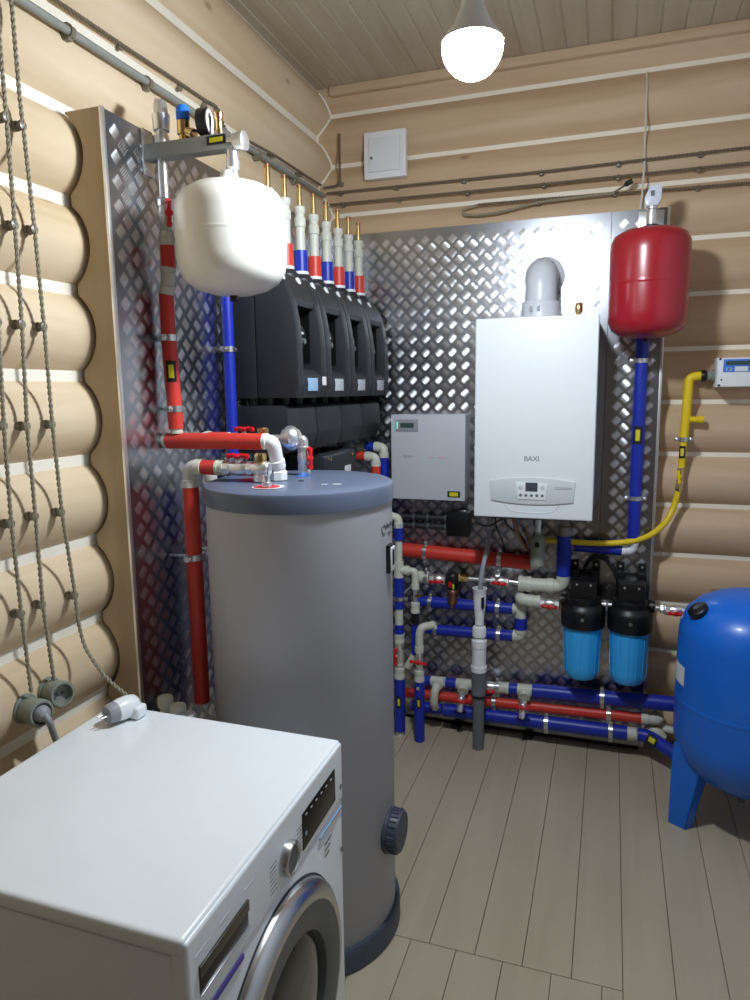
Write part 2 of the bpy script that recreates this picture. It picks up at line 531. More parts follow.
# floor: painted boards with open joints, a second row of boards starts near the heater
mb = MB()
mb.box((-1.6, FRONT_Y - 0.1, -0.06), (RIGHT_X + 0.2, 0.25, -0.006), 0, 1)
W = 0.137
def plank(x0, x1, y0, y1):
    g = 0.0009
    mb.box((x0 + g, y0 + g, -0.02), (x1 - g, y1 - g, 0.0), 0.0012, 0, 1)
x = -0.047 - W * 12
while x < RIGHT_X + 0.15:
    plank(x, x + W, -1.378 if x < 0.03 else FRONT_Y - 0.1, 0.24); x += W
x = 0.035 - W * 12
while x < 0.034:
    plank(x, min(x + W, 0.0895), FRONT_Y - 0.1, -1.378); x += W
plank(0.035, 0.090, FRONT_Y - 0.1, -1.378)
struct(mb.build('floor', [M_FLOOR, M_GAP], smooth=False))

# ceiling: tongue-and-groove boards with a V groove, running away from the viewer
mb = MB()
W = 0.091
x = -1.6
prof = []
while x < RIGHT_X + 0.2:
    prof += [(x, 0.0), (x + 0.006, -0.005), (x + W - 0.006, -0.005), (x + W, 0.0)]; x += W
n = len(prof); vs = []; fs = []
for px, pz in prof:
    vs += [(px, FRONT_Y - 0.1, ROOM_TOP + pz), (px, 0.25, ROOM_TOP + pz)]
for i in range(n - 1):
    fs.append((2 * i, 2 * i + 1, 2 * i + 3, 2 * i + 2))
mb.add(vs, fs)
mb.box((-1.6, FRONT_Y - 0.1, ROOM_TOP + 0.001), (RIGHT_X + 0.2, 0.25, ROOM_TOP + 0.08), 0)
struct(mb.build('ceiling', M_CEIL, smooth=False))

# pale batten on top of the back logs under the ceiling
struct(MB().box((-1.30, 0.06, 2.995), (RIGHT_X, 0.10, 3.034), 0.004).build('trim_2', M_LOG_B))

# ------------------------------------------------------------------ tread plates
def tread_bars(mb, origin, ux, uy, un, w, h, hole=None):
    """raised bars in clusters of five, alternate clusters turned a quarter"""
    o = V(origin); ux, uy, un = V(ux), V(uy), V(un)
    a = 0.062
    L, B, H = 0.0165, 0.0026, 0.0013
    nx, ny = int(w / a) + 1, int(h / a) + 1
    vs = []; fs = []
    for i in range(nx):
        for j in range(ny):
            for kind in (0, 1):
                cx = (i + 0.5 * kind + 0.3) * a; cy = (j + 0.5 * kind + 0.3) * a
                if cx < 0.022 or cx > w - 0.022 or cy < 0.022 or cy > h - 0.022:
                    continue
                t = PI / 4 if kind == 0 else -PI / 4
                dx, dy = math.cos(t), math.sin(t)
                for q in (-2, -1, 0, 1, 2):
                    ox, oy = cx - dy * q * 0.0066, cy + dx * q * 0.0066
                    s = len(vs)
                    def P(l, b_, z):
                        return o + ux * (ox + dx * l - dy * b_) + uy * (oy + dy * l + dx * b_) + un * z
                    vs += [P(-L, 0, 0), P(-L * 0.62, -B, 0), P(L * 0.62, -B, 0), P(L, 0, 0), P(L * 0.62, B, 0), P(-L * 0.62, B, 0), P(-L * 0.5, 0, H), P(L * 0.5, 0, H)]
                    fs += [(s, s + 1, s + 6), (s + 1, s + 2, s + 7, s + 6), (s + 2, s + 3, s + 7), (s + 3, s + 4, s + 7), (s + 4, s + 5, s + 6, s + 7), (s + 5, s, s + 6)]
    mb.add(vs, fs, 1)

def scribe_poly(z0, z1, phase, fn, edge, gap=0.004):
    pr = log_profile(z0, z1, phase)
    return [(fn(d), z) for z, d, c in pr] + [(edge, z1), (edge, z0)]

PX0, PANEL_Y0, PTOP = -1.25, -1.612, 2.355
lp = T('tread_plate_panel', 'aluminium tread plate panel on the left log wall beside the washing machine', 'wall panel', (PX0, -0.8, 0.02))
mb = MB().box((PX0 - 0.003, PANEL_Y0, 0.03), (PX0, -0.002, PTOP), 0)
tread_bars(mb, (PX0, PANEL_Y0, 0.03), (0, 1, 0), (0, 0, 1), (1, 0, 0), -PANEL_Y0, PTOP - 0.03)
mb.build('sheet', [M_PLATE, M_BARS], lp, smooth=True, angle=60)
MB().prism(scribe_poly(0.02, PTOP, PITCH / 2, lambda d: BULGE_X - d + 0.013, PX0 - 0.004), 'y', PANEL_Y0, PANEL_Y0 + 0.02).build('side_board', M_PLY, lp, smooth=False)
MB().box((BULGE_X - 0.02, PANEL_Y0 + 0.021, PTOP - 0.022), (PX0 - 0.004, -0.01, PTOP - 0.002), 0.001).build('top_board', M_PLY, lp)
mb = MB().box((PX0 - 0.004, PANEL_Y0 - 0.0015, 0.03), (PX0 + 0.0035, PANEL_Y0 + 0.001, PTOP + 0.002), 0.0006)
mb.box((PX0 - 0.004, PANEL_Y0 + 0.001, 0.03), (PX0 + 0.0025, PANEL_Y0 + 0.013, PTOP + 0.002), 0.0006)
mb.build('edge_trim', M_TRIM, lp)

bp = T('tread_plate_panel', 'aluminium tread plate panel on the back wall behind the white boiler', 'wall panel', (-0.5, 0.0, 0.06))
BX1 = 0.193
mb = MB().box((PX0 + 0.004, 0, 0.022), (-0.03, 0.003, PTOP), 0)
tread_bars(mb, (PX0 + 0.004, 0, 0.022), (1, 0, 0), (0, 0, 1), (0, -1, 0), -0.03 - PX0 - 0.004, PTOP - 0.022)
mb.build('sheet', [M_PLATE, M_BARS], bp, smooth=True, angle=60)
mb = MB().box((-0.028, 0, 0.022), (BX1, 0.003, PTOP), 0)
tread_bars(mb, (-0.028, 0, 0.022), (1, 0, 0), (0, 0, 1), (0, -1, 0), BX1 + 0.028, PTOP - 0.022)
mb.build('sheet', [M_PLATE, M_BARS], bp, smooth=True, angle=60)
MB().prism(scribe_poly(0.05, PTOP, 0, lambda d: BULGE_Y + d - 0.008, 0.004), 'x', BX1 - 0.02, BX1).build('side_board', M_PLY, bp, smooth=False)
MB().box((PX0 + 0.01, 0.004, PTOP - 0.022), (BX1 - 0.022, BULGE_Y + 0.01, PTOP - 0.002), 0.001).build('top_board', M_PLY, bp)
mb = MB().box((BX1 - 0.009, -0.002, 0.022), (BX1 + 0.002, 0.004, PTOP + 0.002), 0.0006)
mb.build('edge_trim', M_TRIM, bp)
MB().box((PX0 + 0.01, 0.01, 0.001), (BX1 - 0.02, 0.03, 0.07), 0.002).build('dark_gap_strip', M_RUBBER, bp)  # black strip; the dark of the gap under the panel is put into its colour
for fx in (-0.664, -0.317):
    MB().box((fx - 0.022, -0.050, 0.0005), (fx + 0.022, -0.001, 0.014), 0.003).box((fx - 0.012, -0.006, 0.001), (fx + 0.012, -0.0005, 0.030), 0.002).build('bracket', M_RUBBER, bp)

# ================================================================== LAMP
LX, LY, LZ = -0.326, -1.50, 2.396
lampo = T('pendant_lamp', 'round white glowing bulb hanging from the ceiling near the middle of the room', 'lamp', (LX, LY, ROOM_TOP))
LR = 0.068
prof = [(0.0, -LR)] + [(LR * math.sin(math.radians(a)), -LR * math.cos(math.radians(a))) for a in range(10, 96, 5)]
glob = MB().lathe(prof, (LX, LY, LZ), n=40)
glob.f.pop(); glob.m.pop()
glob.build('globe', M_LAMP, lampo)
r_e, h_e = prof[-1]
MB().lathe([(r_e - 0.002, h_e), (r_e + 0.001, h_e + 0.001), (0.064, h_e + 0.012), (0.045, h_e + 0.035), (0.030, h_e + 0.065), (0.024, h_e + 0.08), (0.024, h_e + 0.14), (0.012, h_e + 0.15), (0, h_e + 0.151)], (LX, LY, LZ), n=40).build('socket', M_WHITEPP, lampo)
MB().tube([(LX, LY, LZ + h_e + 0.148), (LX, LY, ROOM_TOP - 0.015)], 0.0035, n=8).build('cord', M_WHITEPP, lampo)
MB().lathe([(0.012, 0), (0.035, 0.012), (0.04, 0.032)], (LX, LY, ROOM_TOP - 0.034), n=24).build('ceiling_rose', M_WHITEPP, lampo)

# ================================================================== STORAGE WATER HEATER
HC = (-0.845, -1.365)
hw = T('water_heater', 'tall grey cylindrical water heater with slate blue lid beside the washing machine', 'water heater', (HC[0], HC[1], 0))
ho = (HC[0], HC[1], 0)
MB().lathe([(0.260, 0.05), (0.266, 0.06), (0.266, 1.336), (0.258, 1.338)], ho, n=72).build('body', M_HBODY, hw)
MB().lathe([(0.270, 0.0), (0.281, 0.004), (0.281, 0.062), (0.275, 0.074), (0.262, 0.075)], ho, n=72).build('base_ring', M_HBASE, hw)
lid = MB().lathe([(0.262, 1.330), (0.2705, 1.332), (0.2715, 1.372), (0.268, 1.381), (0.258, 1.386), (0.2, 1.387), (0, 1.388)], ho, n=72).build('lid', M_HLID, hw)
def disc(c, r, m, name, par, t=0.0012):
    return MB().lathe([(r, 0), (r, t), (0, t)], c, n=28).build(name, m, par)
disc((-0.9770, -1.4090, 1.3880), 0.040, M_HANDLE, 'port_sticker', lid)
disc((-0.8590, -1.5320, 1.3880), 0.043, M_WHITELAB, 'port_sticker', lid, 0.0008)
disc((-0.8620, -1.5330, 1.3880), 0.036, M_HANDLE, 'port_sticker', lid, 0.0014)
disc((-0.9580, -1.3080, 1.3880), 0.038, M_BLUELAB, 'port_sticker', lid)
disc((-0.8690, -1.2870, 1.3880), 0.022, M_BLUELAB, 'port_sticker', lid)
disc((-0.8250, -1.3970, 1.3880), 0.008, M_RUBBER, 'plug', lid)
text('lettering', '// \u25c7', 0.03, M_WHITELAB, lid, (-0.7130, -1.4400, 1.3880), (0.95, 0.3, 0), (-0.3, 0.95, 0))
# ribbed flange cover low on the right side
kn = V((1, -0.02, 0)).normalized()
kc = V((HC[0], HC[1], 0.343)) + kn * 0.262
kp = MB()
kp.lathe([(0.066, 0), (0.066, 0.010), (0.062, 0.012), (0.061, 0.036), (0.057, 0.042), (0, 0.044)], kc, kn, 40)
u_, v_, _ = frame_for(kn)
for i in range(26):
    t = 2 * PI * i / 26
    q = kc + (u_ * math.cos(t) + v_ * math.sin(t)) * 0.0622 + kn * 0.014
    kp.tube([q, q + kn * 0.021], 0.0026, n=6)
kp.build('flange_cover', M_HBASE, hw)
# thermometer frame high on the same side
tn = V((1.0, 0.02, 0)).normalized(); ts = V((-tn.y, tn.x, 0))
tcn = V((HC[0], HC[1], 1.172)) + tn * 0.264
RT = Matrix((tn, ts, V((0, 0, 1)))).transposed()
fr = MB()
def rbox(mb, c, n0, n1, s, zz, bev):
    m = MB().box((n0, -s, -zz), (n1, s, zz), bev)
    mb.add([RT @ p + V(c) for p in m.v], m.f)
rbox(fr, tcn, -0.005, 0.012, 0.022, 0.040, 0.003)
th = fr.build('thermometer', M_BLACKD, hw)
m2 = MB(); rbox(m2, tcn, 0.0121, 0.016, 0.018, 0.034, 0.002); m2.build('bezel', M_WHITELAB, th)
m3 = MB(); rbox(m3, tcn + V((0, 0, 0.004)), 0.0161, 0.0166, 0.010, 0.022, 0.0); m3.build('scale', M_BLACKD, th)
# round emblem and maker's lettering near the top, on the curve
en = V((math.cos(math.radians(-3)), math.sin(math.radians(-3)), 0))
def on_body(deg, z, off=0.0006):
    t = math.radians(deg)
    return V((HC[0] + (0.266 + off) * math.cos(t), HC[1] + (0.266 + off) * math.sin(t), z)), V((-math.sin(t), math.cos(t), 0)), V((math.cos(t), math.sin(t), 0))
c, s, nn = on_body(-7, 1.262)
MB().tube([c + s * 0.012 * math.cos(t * PI / 12) + V((0, 0, 0.012)) * math.sin(t * PI / 12) for t in range(24)], 0.0014, n=6, closed=True).build('emblem', M_INK, hw)
for i, ch in enumerate('Hajdu'):
    c, s, nn = on_body(-1.5 + i * 2.6, 1.266)
    text('lettering', ch, 0.020, M_INKD, hw, c, s, (0, 0, 1))
c, s, nn = on_body(3, 1.244)
MB().box(c - V((0.0006, 0.016, 0.003)), c + V((0.0006, 0.016, 0.003)), 0).build('small_print', M_INK, hw)

# ================================================================== WASHING MACHINE
WX0, WX1, WY0, WY1, WZ = -1.190, -0.556, -2.422, -1.796, 0.85
wm = T('washing_machine', 'white front-loading washing machine with a silver porthole in the foreground', 'washing machine', (-0.85, -2.125, 0))
MB().box((WX0, WY0 + 0.004, 0.015), (WX1 - 0.012, WY1 - 0.004, 0.818), 0.010).build('body', M_WHITE_E, wm)
MB().box((WX0, WY0, 0.820), (WX1 - 0.004, WY1, WZ), 0.011, seg=4).build('top_panel', M_WHITE_E, wm)
MB().box((WX1 - 0.03, WY0 + 0.002, 0.706), (WX1, WY1 - 0.002, 0.845), 0.008, seg=4).build('control_panel', M_WHITE_E, wm)
MB().box((WX1 - 0.02, WY0 + 0.004, 0.10), (WX1 - 0.003, WY1 - 0.004, 0.704), 0.006, seg=3).build('front_panel', M_WHITE_E, wm)
MB().box((WX1 - 0.03, WY0 + 0.01, 0.018), (WX1 - 0.008, WY1 - 0.01, 0.097), 0.004).build('kick_plate', M_WHITE_E, wm)
for fx in (WX0 + 0.06, WX1 - 0.08):
    for fy in (WY0 + 0.06, WY1 - 0.06):
        MB().lathe([(0.022, 0), (0.022, 0.012), (0.010, 0.014), (0.010, 0.03)], (fx, fy, 0.0), n=16).build('foot', M_RUBBER, wm)
ds = MB().prism([(-2.020, 0.722), (-1.846, 0.730), (-1.846, 0.806), (-2.020, 0.802)], 'x', WX1 - 0.004, WX1 + 0.0012, 0.0005).build('display', M_BLACKG, wm)
for i in range(6):
    MB().box((WX1 + 0.0012, -2.005 + i * 0.026, 0.7915), (WX1 + 0.0016, -1.997 + i * 0.026, 0.7945)).build('touch_mark', M_WHITELAB, ds)
MB().box((WX1 + 0.0012, -2.008, 0.748), (WX1 + 0.0016, -2.000, 0.756)).build('touch_mark', M_SKYLAB, ds)
kb = MB().lathe([(0.034, 0), (0.033, 0.011), (0.031, 0.015), (0.027, 0.016), (0.024, 0.012), (0, 0.011)], (WX1, -2.090, 0.757), (1, 0, 0), 40).build('program_knob', M_SILVER, wm)
MB().lathe([(0.0235, 0), (0.0235, 0.002), (0, 0.003)], (WX1 + 0.0115, -2.090, 0.757), (1, 0, 0), 32).build('knob_centre', M_DGREY, kb)
dr = MB().prism([(-2.392, 0.738), (-2.243, 0.738), (-2.243, 0.786), (-2.392, 0.786)], 'x', WX1 - 0.004, WX1 + 0.0008, 0.0003).build('detergent_drawer', M_BLACKG, wm)
MB().prism([(-2.392, 0.766), (-2.243, 0.766), (-2.243, 0.786), (-2.392, 0.786)], 'x', WX1 + 0.0009, WX1 + 0.004, 0.0008).build('handle', M_OLIVE, dr)
MB().box((WX1, -2.392, 0.7345), (WX1 + 0.003, -2.243, 0.7375), 0.001).build('lip', M_SILVER, dr)
for k, (y0, y1) in enumerate(((-2.40, -2.36), (-2.33, -2.30), (-2.25, -2.22))):
    MB().box((WX1 + 0.0002, y0, 0.806), (WX1 + 0.0006, y1, 0.8085)).build('small_print', M_WHITELAB, wm)
for i in range(7):
    for sy in (-1, 1):
        MB().box((WX1 + 0.0002, -2.090 + sy * 0.058 - 0.013, 0.728 + i * 0.009), (WX1 + 0.0005, -2.090 + sy * 0.058 + 0.013, 0.7295 + i * 0.009)).build('small_print', M_INK, wm)
MB().box((WX1 - 0.002, -2.395, 0.688), (WX1 + 0.0005, -2.262, 0.698), 0.0002).build('purple_strip', mat('purple_label', rgb(70, 48, 150), 0.4, var=0.05), wm)
MB().box((WX1 - 0.002, -2.412, 0.688), (WX1 + 0.0005, -2.396, 0.698), 0.0002).build('red_strip', M_HANDLE, wm)
MB().box((WX1 - 0.002, -1.935, 0.688), (WX1 + 0.0004, -1.806, 0.693), 0.0002).build('blue_strip', M_SKYLAB, wm)
for i in range(3):
    MB().box((WX1 - 0.002, -1.905, 0.655 - i * 0.014), (WX1 - 0.0026 + 0.0006, -1.865 - 0.008 * i, 0.6585 - i * 0.014)).build('small_print', M_INK, wm)
for z in (0.742, 0.585):
    MB().lathe([(0.006, 0), (0.006, 0.0015), (0, 0.002)], (WX1 - 0.001, -1.812, z), (1, 0, 0), 16).build('screw_cap', M_INK, wm)
dc = (WX1 - 0.004, -2.122, 0.422)
door = MB().lathe([(0.260, 0.0), (0.260, 0.006), (0.256, 0.016), (0.240, 0.027), (0.226, 0.031), (0.222, 0.030)], dc, (1, 0, 0), 72)
door.f.pop(); door.m.pop()
door = door.build('door', M_SILVER, wm)
g = MB().lathe([(0.2217, 0.030), (0.205, 0.029), (0.172, 0.026), (0.164, 0.022), (0.160, 0.006)], dc, (1, 0, 0), 72)
g.f.pop(); g.m.pop(); g.f.pop(); g.m.pop()
g.build('inner_ring', M_DGREY, door)
MB().lathe([(0.159, 0.004), (0.159, 0.008), (0.140, 0.018), (0.10, 0.026), (0.05, 0.030), (0.0, 0.031)], dc, (1, 0, 0), 72).build('glass', M_GLASS, door)
MB().tube([(WX1 - 0.003, dc[1] + 0.2625 * math.cos(t * PI / 40), dc[2] + 0.2625 * math.sin(t * PI / 40)) for t in range(2, 39)], 0.0022, n=6).build('door_gasket', M_INKD, wm)

# adapter plug lying on top of the machine
ad = T('power_plug', 'white moulded power plug with grey face lying on the washing machine', 'plug', (-1.095, -1.872, 0.85))
ax = V((-0.30, -0.95, 0)).normalized()
a0 = V((-1.096, -1.838, 0.8785))
MB().lathe([(0.0, -0.016), (0.015, -0.015), (0.024, -0.007), (0.0275, 0.010), (0.0275, 0.034), (0.025, 0.046)], a0, ax, 28).build('shell', M_WHITE_E, ad)
MB().lathe([(0.0245, 0.0455), (0.0245, 0.060), (0.020, 0.070), (0.0, 0.071)], a0, ax, 28).build('face', M_HOSE, ad)
MB().box((-1.114, -1.862, 0.8503), (-1.062, -1.822, 0.882), 0.010, seg=3).build('cover', M_WHITE_E, ad)
for s in (-1, 1):
    q = a0 + ax * 0.070 + V((ax.y, -ax.x, 0)) * 0.0065 * s
    MB().tube([q, q + ax * 0.019], 0.0024, n=10).build('pin', M_STEEL, ad)
MB().box(a0 + ax * 0.066 - V((0.003, 0.003, 0.022)), a0 + ax * 0.074 - V((-0.003, -0.003, 0.017)), 0.001).build('earth_strip', M_STEEL, ad)

# ================================================================== WHITE EXPANSION TANK ON ITS ARM
AY = -1.43
arm = T('safety_group_bracket', 'grey steel bracket arm with gauge and blue-capped safety valve above the white tank', 'safety group', (-1.25, AY, 2.295))
MB().box((-1.2495, AY - 0.024, 2.236), (-1.2445, AY + 0.024, 2.357), 0.001).lathe([(0.006, 0), (0.006, 0.004), (0, 0.005)], (-1.2445, AY - 0.012, 2.345), (1, 0, 0), 6).lathe([(0.006, 0), (0.006, 0.004), (0, 0.005)], (-1.2445, AY - 0.012, 2.248), (1, 0, 0), 6).build('wall_plate', M_ZINC, arm)
MB().box((-1.2446, AY - 0.02, 2.274), (-0.972, AY + 0.02, 2.314), 0.003).build('arm', M_CONDUIT, arm)
MB().lathe([(0.020, 0), (0.020, 0.02), (0.016, 0.022), (0.016, 0.03), (0.022, 0.034), (0.024, 0.075), (0.02, 0.08), (0.018, 0.105), (0.014, 0.112), (0, 0.113)], (-1.198, AY, 2.314), n=20).build('air_vent', M_STEEL, arm)
sv = MB().lathe([(0.013, 0), (0.013, 0.014), (0.017, 0.016), (0.017, 0.05), (0.013, 0.054)], (-1.128, AY, 2.314), n=18).lathe([(0.012, 0), (0.012, 0.025), (0.015, 0.026), (0.015, 0.038)], (-1.128, AY, 2.342), (0.9, -0.1, -0.45), 16).build('safety_valve', M_BRASS, arm)
MB().lathe([(0.016, 0), (0.018, 0.004), (0.018, 0.030), (0.015, 0.036), (0, 0.037)], (-1.128, AY, 2.366), n=12).build('cap', M_BLUECAP, sv)
gn = V((0.97, 0.22, 0)).normalized()
gc = V((-1.062, AY, 2.354))
MB().lathe([(0.006, 0), (0.006, 0.02)], (-1.058, AY, 2.312), n=12).build('gauge_stem', M_BRASS, arm)
ga = MB().lathe([(0.031, -0.016), (0.034, -0.012), (0.034, 0.012), (0.031, 0.014)], gc, gn, 36).build('pressure_gauge', M_BLACKD, arm)
MB().lathe([(0.0305, 0.0142), (0.0305, 0.0152), (0, 0.0153)], gc, gn, 36).build('dial', M_WHITELAB, ga)
gs = V((-gn.y, gn.x, 0))
MB().tube([gc + gn * 0.0165 - V((0, 0, 0.012)) + gs * 0.002, gc + gn * 0.0165 + V((0, 0, 0.024)) - gs * 0.002], [0.0022, 0.0008], n=6).build('needle', M_INKD, ga)
MB().lathe([(0.012, 0), (0.012, 0.01), (0.009, 0.012), (0.009, 0.04), (0.012, 0.044), (0.012, 0.058), (0, 0.06)], (-1.018, AY, 2.314), n=14).build('air_vent', M_BRASS, arm)
bt = MB().box((-1.045, AY - 0.0225, 2.287), (-0.988, AY - 0.0202, 2.309), 0.0006).build('tag', M_TAG, arm)
MB().box((-1.036, AY - 0.0232, 2.292), (-0.997, AY - 0.0226, 2.304)).build('print', M_TAGY, bt)
MB().lathe([(0.021, 0), (0.021, 0.05), (0.025, 0.052), (0.025, 0.062), (0.02, 0.064), (0, 0.065)], (-1.005, AY, 2.294), (1, 0, 0), 18).lathe([(0.016, 0.02), (0.016, 0.045), (0.0185, 0.046), (0.0185, 0.066), (0.014, 0.07), (0.014, 0.084)], (-0.982, AY, 2.294), (0, 0, -1), 18).build('end_tee', M_STEEL, arm)
WT = (-0.995, AY)
wt = T('expansion_tank', 'ivory white round expansion tank hanging from the grey bracket arm', 'expansion tank', (WT[0], WT[1], 1.902))
MB().lathe([(0, 0), (0.05, 0.003), (0.095, 0.016), (0.126, 0.036), (0.142, 0.062), (0.1475, 0.092), (0.1485, 0.147), (0.1485, 0.150), (0.1490, 0.152), (0.1490, 0.156), (0.1485, 0.158), (0.1485, 0.161), (0.148, 0.215), (0.144, 0.240), (0.130, 0.262), (0.100, 0.280), (0.055, 0.292), (0.030, 0.300), (0.022, 0.313), (0.022, 0.322), (0, 0.322)], (WT[0], WT[1], 1.900), n=64).build('shell', M_WTANK, wt)
MB().lathe([(0.012, 0), (0.012, 0.014), (0, 0.016)], (WT[0], WT[1], 1.900), (0, 0, -1), 14).build('valve_cap', M_BLACKD, wt)

# ------------------------------------------------------------------ feed pipe from the bracket down the left panel
fp = T('heating_pipe', 'red sleeved pipe dropping from the bracket arm down the left tread plate', 'pipe', (-1.2, AY, 1.5))
R_ = 0.0205
x0 = -1.200
p_j = (-1.2020, -1.4300, 1.9870); p_k = (-1.2160, -1.4300, 1.9280)
MB().lathe([(0.0135, 0), (0.0135, 0.10)], (x0, AY, 2.274), (0, 0, -1), 18).build('steel_nipple', M_STEEL, fp)
ball_valve(fp, (x0, AY, 2.128), (0, 0, 1), 0.085, 0.0165, (0.75, -0.66, 0), (0, 0, 1), stem=0.02, hl=0.03)
coupling(fp, (x0, AY, 2.066), (0, 0, 1), 0.04, 0.021, name='coupling')
sleeve(fp, [(x0, AY, 2.047), (x0, AY, 1.985)], R_, M_RED)
elbow(fp, (x0, AY, 1.99), (x0 - 0.004, AY, 1.962), (-1.213, AY, 1.915), 0.0185)
sleeve(fp, [(-1.213, AY, 1.925), (-1.2135, AY, 1.80)], R_, M_RED)
sleeve(fp, [(-1.2135, AY, 1.792), (-1.206, AY, 1.598)], R_ + 0.001, M_RED)
sleeve(fp, [(-1.206, AY, 1.590), (-1.205, AY, 1.535)], R_ + 0.001, M_RED)
coupling(fp, (-1.205, AY, 1.531), (0, 0, 1), 0.02, 0.02)
clamp(fp, (-1.2135, AY, 1.795), (0, 0, 1), R_, (-0.035, 0, 0))
clamp(fp, (-1.206, AY, 1.593), (0, 0, 1), R_, (-0.042, 0, 0))
pipe_tag(fp, (-1.2105, AY, 1.70), (0, 0, 1), (0.55, -0.8, 0), R_ + 0.001, 0.06, 0.030)
# horizontal run to the white elbow and down into the heater
zh = 1.500
MB().lathe([(0.019, 0), (0.022, 0.002), (0.022, 0.016), (0.019, 0.018)], (-1.249, AY, zh), (1, 0, 0), 20).build('end_cap', M_PPR, fp)
sleeve(fp, [(-1.235, AY, zh), (-0.925, AY + 0.01, zh)], 0.0235, M_RED)
elbow(fp, (-0.93, AY + 0.01, zh), (-0.897, AY + 0.01, zh), (-0.897, AY + 0.035, 1.425), 0.020, M_WHITEPP)
MB().lathe([(0.027, 0), (0.027, 0.022), (0.022, 0.026), (0.022, 0.05), (0.018, 0.052)], (-0.897, AY + 0.036, 1.390), n=8).build('union_nut', M_WHITEPP, fp)

# ------------------------------------------------------------------ lower red pipe: elbow, short red piece, flexible valve, brass tee on the lid
lr = T('heating_pipe', 'red vertical pipe behind the heater ending in a brass tee on its lid', 'pipe', (-1.17, -1.44, 0.75))
ye = -1.44; ze = 1.425
xv = -1.160
elbow(lr, (xv, ye, ze - 0.06), (xv, ye, ze), (xv + 0.045, ye, ze), 0.021)
sleeve(lr, [(xv, ye, ze - 0.05), (xv, ye, 1.165)], 0.0235, M_RED)
sleeve(lr, [(xv, ye, 1.150), (xv, ye, 0.70)], 0.0235, M_RED)
clamp(lr, (xv, ye, 1.157), (0, 0, 1), 0.0235, (-0.085, 0, 0))
sleeve(lr, [(xv + 0.038, ye, ze), (xv + 0.095, ye, ze)], 0.0215, M_RED)
coupling(lr, (xv + 0.105, ye, ze), (1, 0, 0), 0.028, 0.0225)
ball_valve(lr, (xv + 0.165, ye, ze), (1, 0, 0), 0.095, 0.018, (0, -0.25, 1), (1, 0, 0), hl=0.027, stem=0.018)
nut(lr, (xv + 0.118, ye, ze), (1, 0, 0), 0.024, 0.0195, n=10)
nut(lr, (xv + 0.213, ye, ze), (1, 0, 0), 0.012, 0.0185, n=10)
xt = xv + 0.233
MB().lathe([(0.018, -0.026), (0.021, -0.022), (0.021, 0.022), (0.018, 0.026)], (xt, ye, ze), (1, 0, 0), 18).lathe([(0.023, 0), (0.023, 0.014), (0.019, 0.016), (0.019, 0.05)], (xt, ye, 1.390), (0, 0, 1), 18).build('tee', M_STEEL, lr)
MB().lathe([(0.017, 0), (0.018, 0.004), (0.018, 0.022), (0.014, 0.028), (0, 0.029)], (xt, ye, ze + 0.016), n=8).build('cap', M_BRASS, lr)
sp = T('sensor_pocket', 'small steel sensor pocket standing on the red sticker of the heater lid', 'sensor', (-0.8570, -1.5430, 1.3900))
q = V((-0.8570, -1.5430, 1.3900))
MB().lathe([(0.013, 0), (0.013, 0.012), (0.010, 0.014), (0.010, 0.03), (0.006, 0.032), (0, 0.033)], q, n=8).build('pocket', M_STEEL, sp)
MB().tube([q + V((0.004, 0, 0.03)), q + V((0.005, 0, 0.05))], 0.0016, n=6).build('stem', M_RUBBER, sp)

# ------------------------------------------------------------------ rear run: red piece, valve, air separator, elbow down to the lid
rr = T('heating_pipe', 'short red pipe with steel air separator and red valve at the back of the lid', 'pipe', (-1.1, -1.27, 1.5))
yr = -1.268
zr = 1.497
xa = -1.205
elbow(rr, (xa - 0.02, yr + 0.05, zr), (xa - 0.02, yr, zr), (xa + 0.01, yr, zr), 0.017)
sleeve(rr, [(xa + 0.005, yr, zr), (xa + 0.075, yr, zr)], 0.0195, M_RED)
coupling(rr, (xa + 0.088, yr, zr), (1, 0, 0), 0.03, 0.019)
ball_valve(rr, (xa + 0.135, yr, zr), (1, 0, 0), 0.07, 0.013, (0, -0.15, 1), (1, 0, 0), hl=0.027, stem=0.016)
nb = MB().lathe([(0.013, 0), (0.013, 0.1), (0.0155, 0.102), (0.0155, 0.115)], (xa + 0.17, yr, zr), (1, 0, 0), 16)
nb.build('steel_nipple', M_STEEL, rr)
MB().lathe([(0.016, -0.01), (0.0185, -0.008), (0.0185, 0.016), (0.015, 0.02), (0, 0.021)], (xa + 0.198, yr, zr + 0.014), n=8).build('cap', M_BRASS, rr)
MB().lathe([(0, -0.034), (0.012, -0.033), (0.026, -0.024), (0.034, -0.008), (0.034, 0.008), (0.026, 0.024), (0.012, 0.033), (0, 0.034)], (-0.914, yr, zr + 0.003), (0, 0, 1), 32).lathe([(0.0345, -0.005), (0.037, -0.003), (0.037, 0.003), (0.0345, 0.005)], (-0.914, yr, zr + 0.003), (0.3, 0.95, 0), 32).build('air_separator', M_STEEL, rr)
xd = -0.873
MB().tube([(-0.892, yr, zr), (xd, yr, zr), (xd, yr, zr - 0.03)], 0.014, n=16, fillet=0.014).lathe([(0.014, 0), (0.017, 0.002), (0.017, 0.022), (0.014, 0.024)], (xd, yr, zr - 0.05), n=18).build('elbow', M_STEEL, rr)
ball_valve(rr, (xd, yr, 1.441), (0, 0, 1), 0.070, 0.0165, (0.9, -0.45, 0), (0, 0, 1), hl=0.026, stem=0.012)
nut(rr, (xd, yr, 1.399), (0, 0, 1), 0.02, 0.0185)

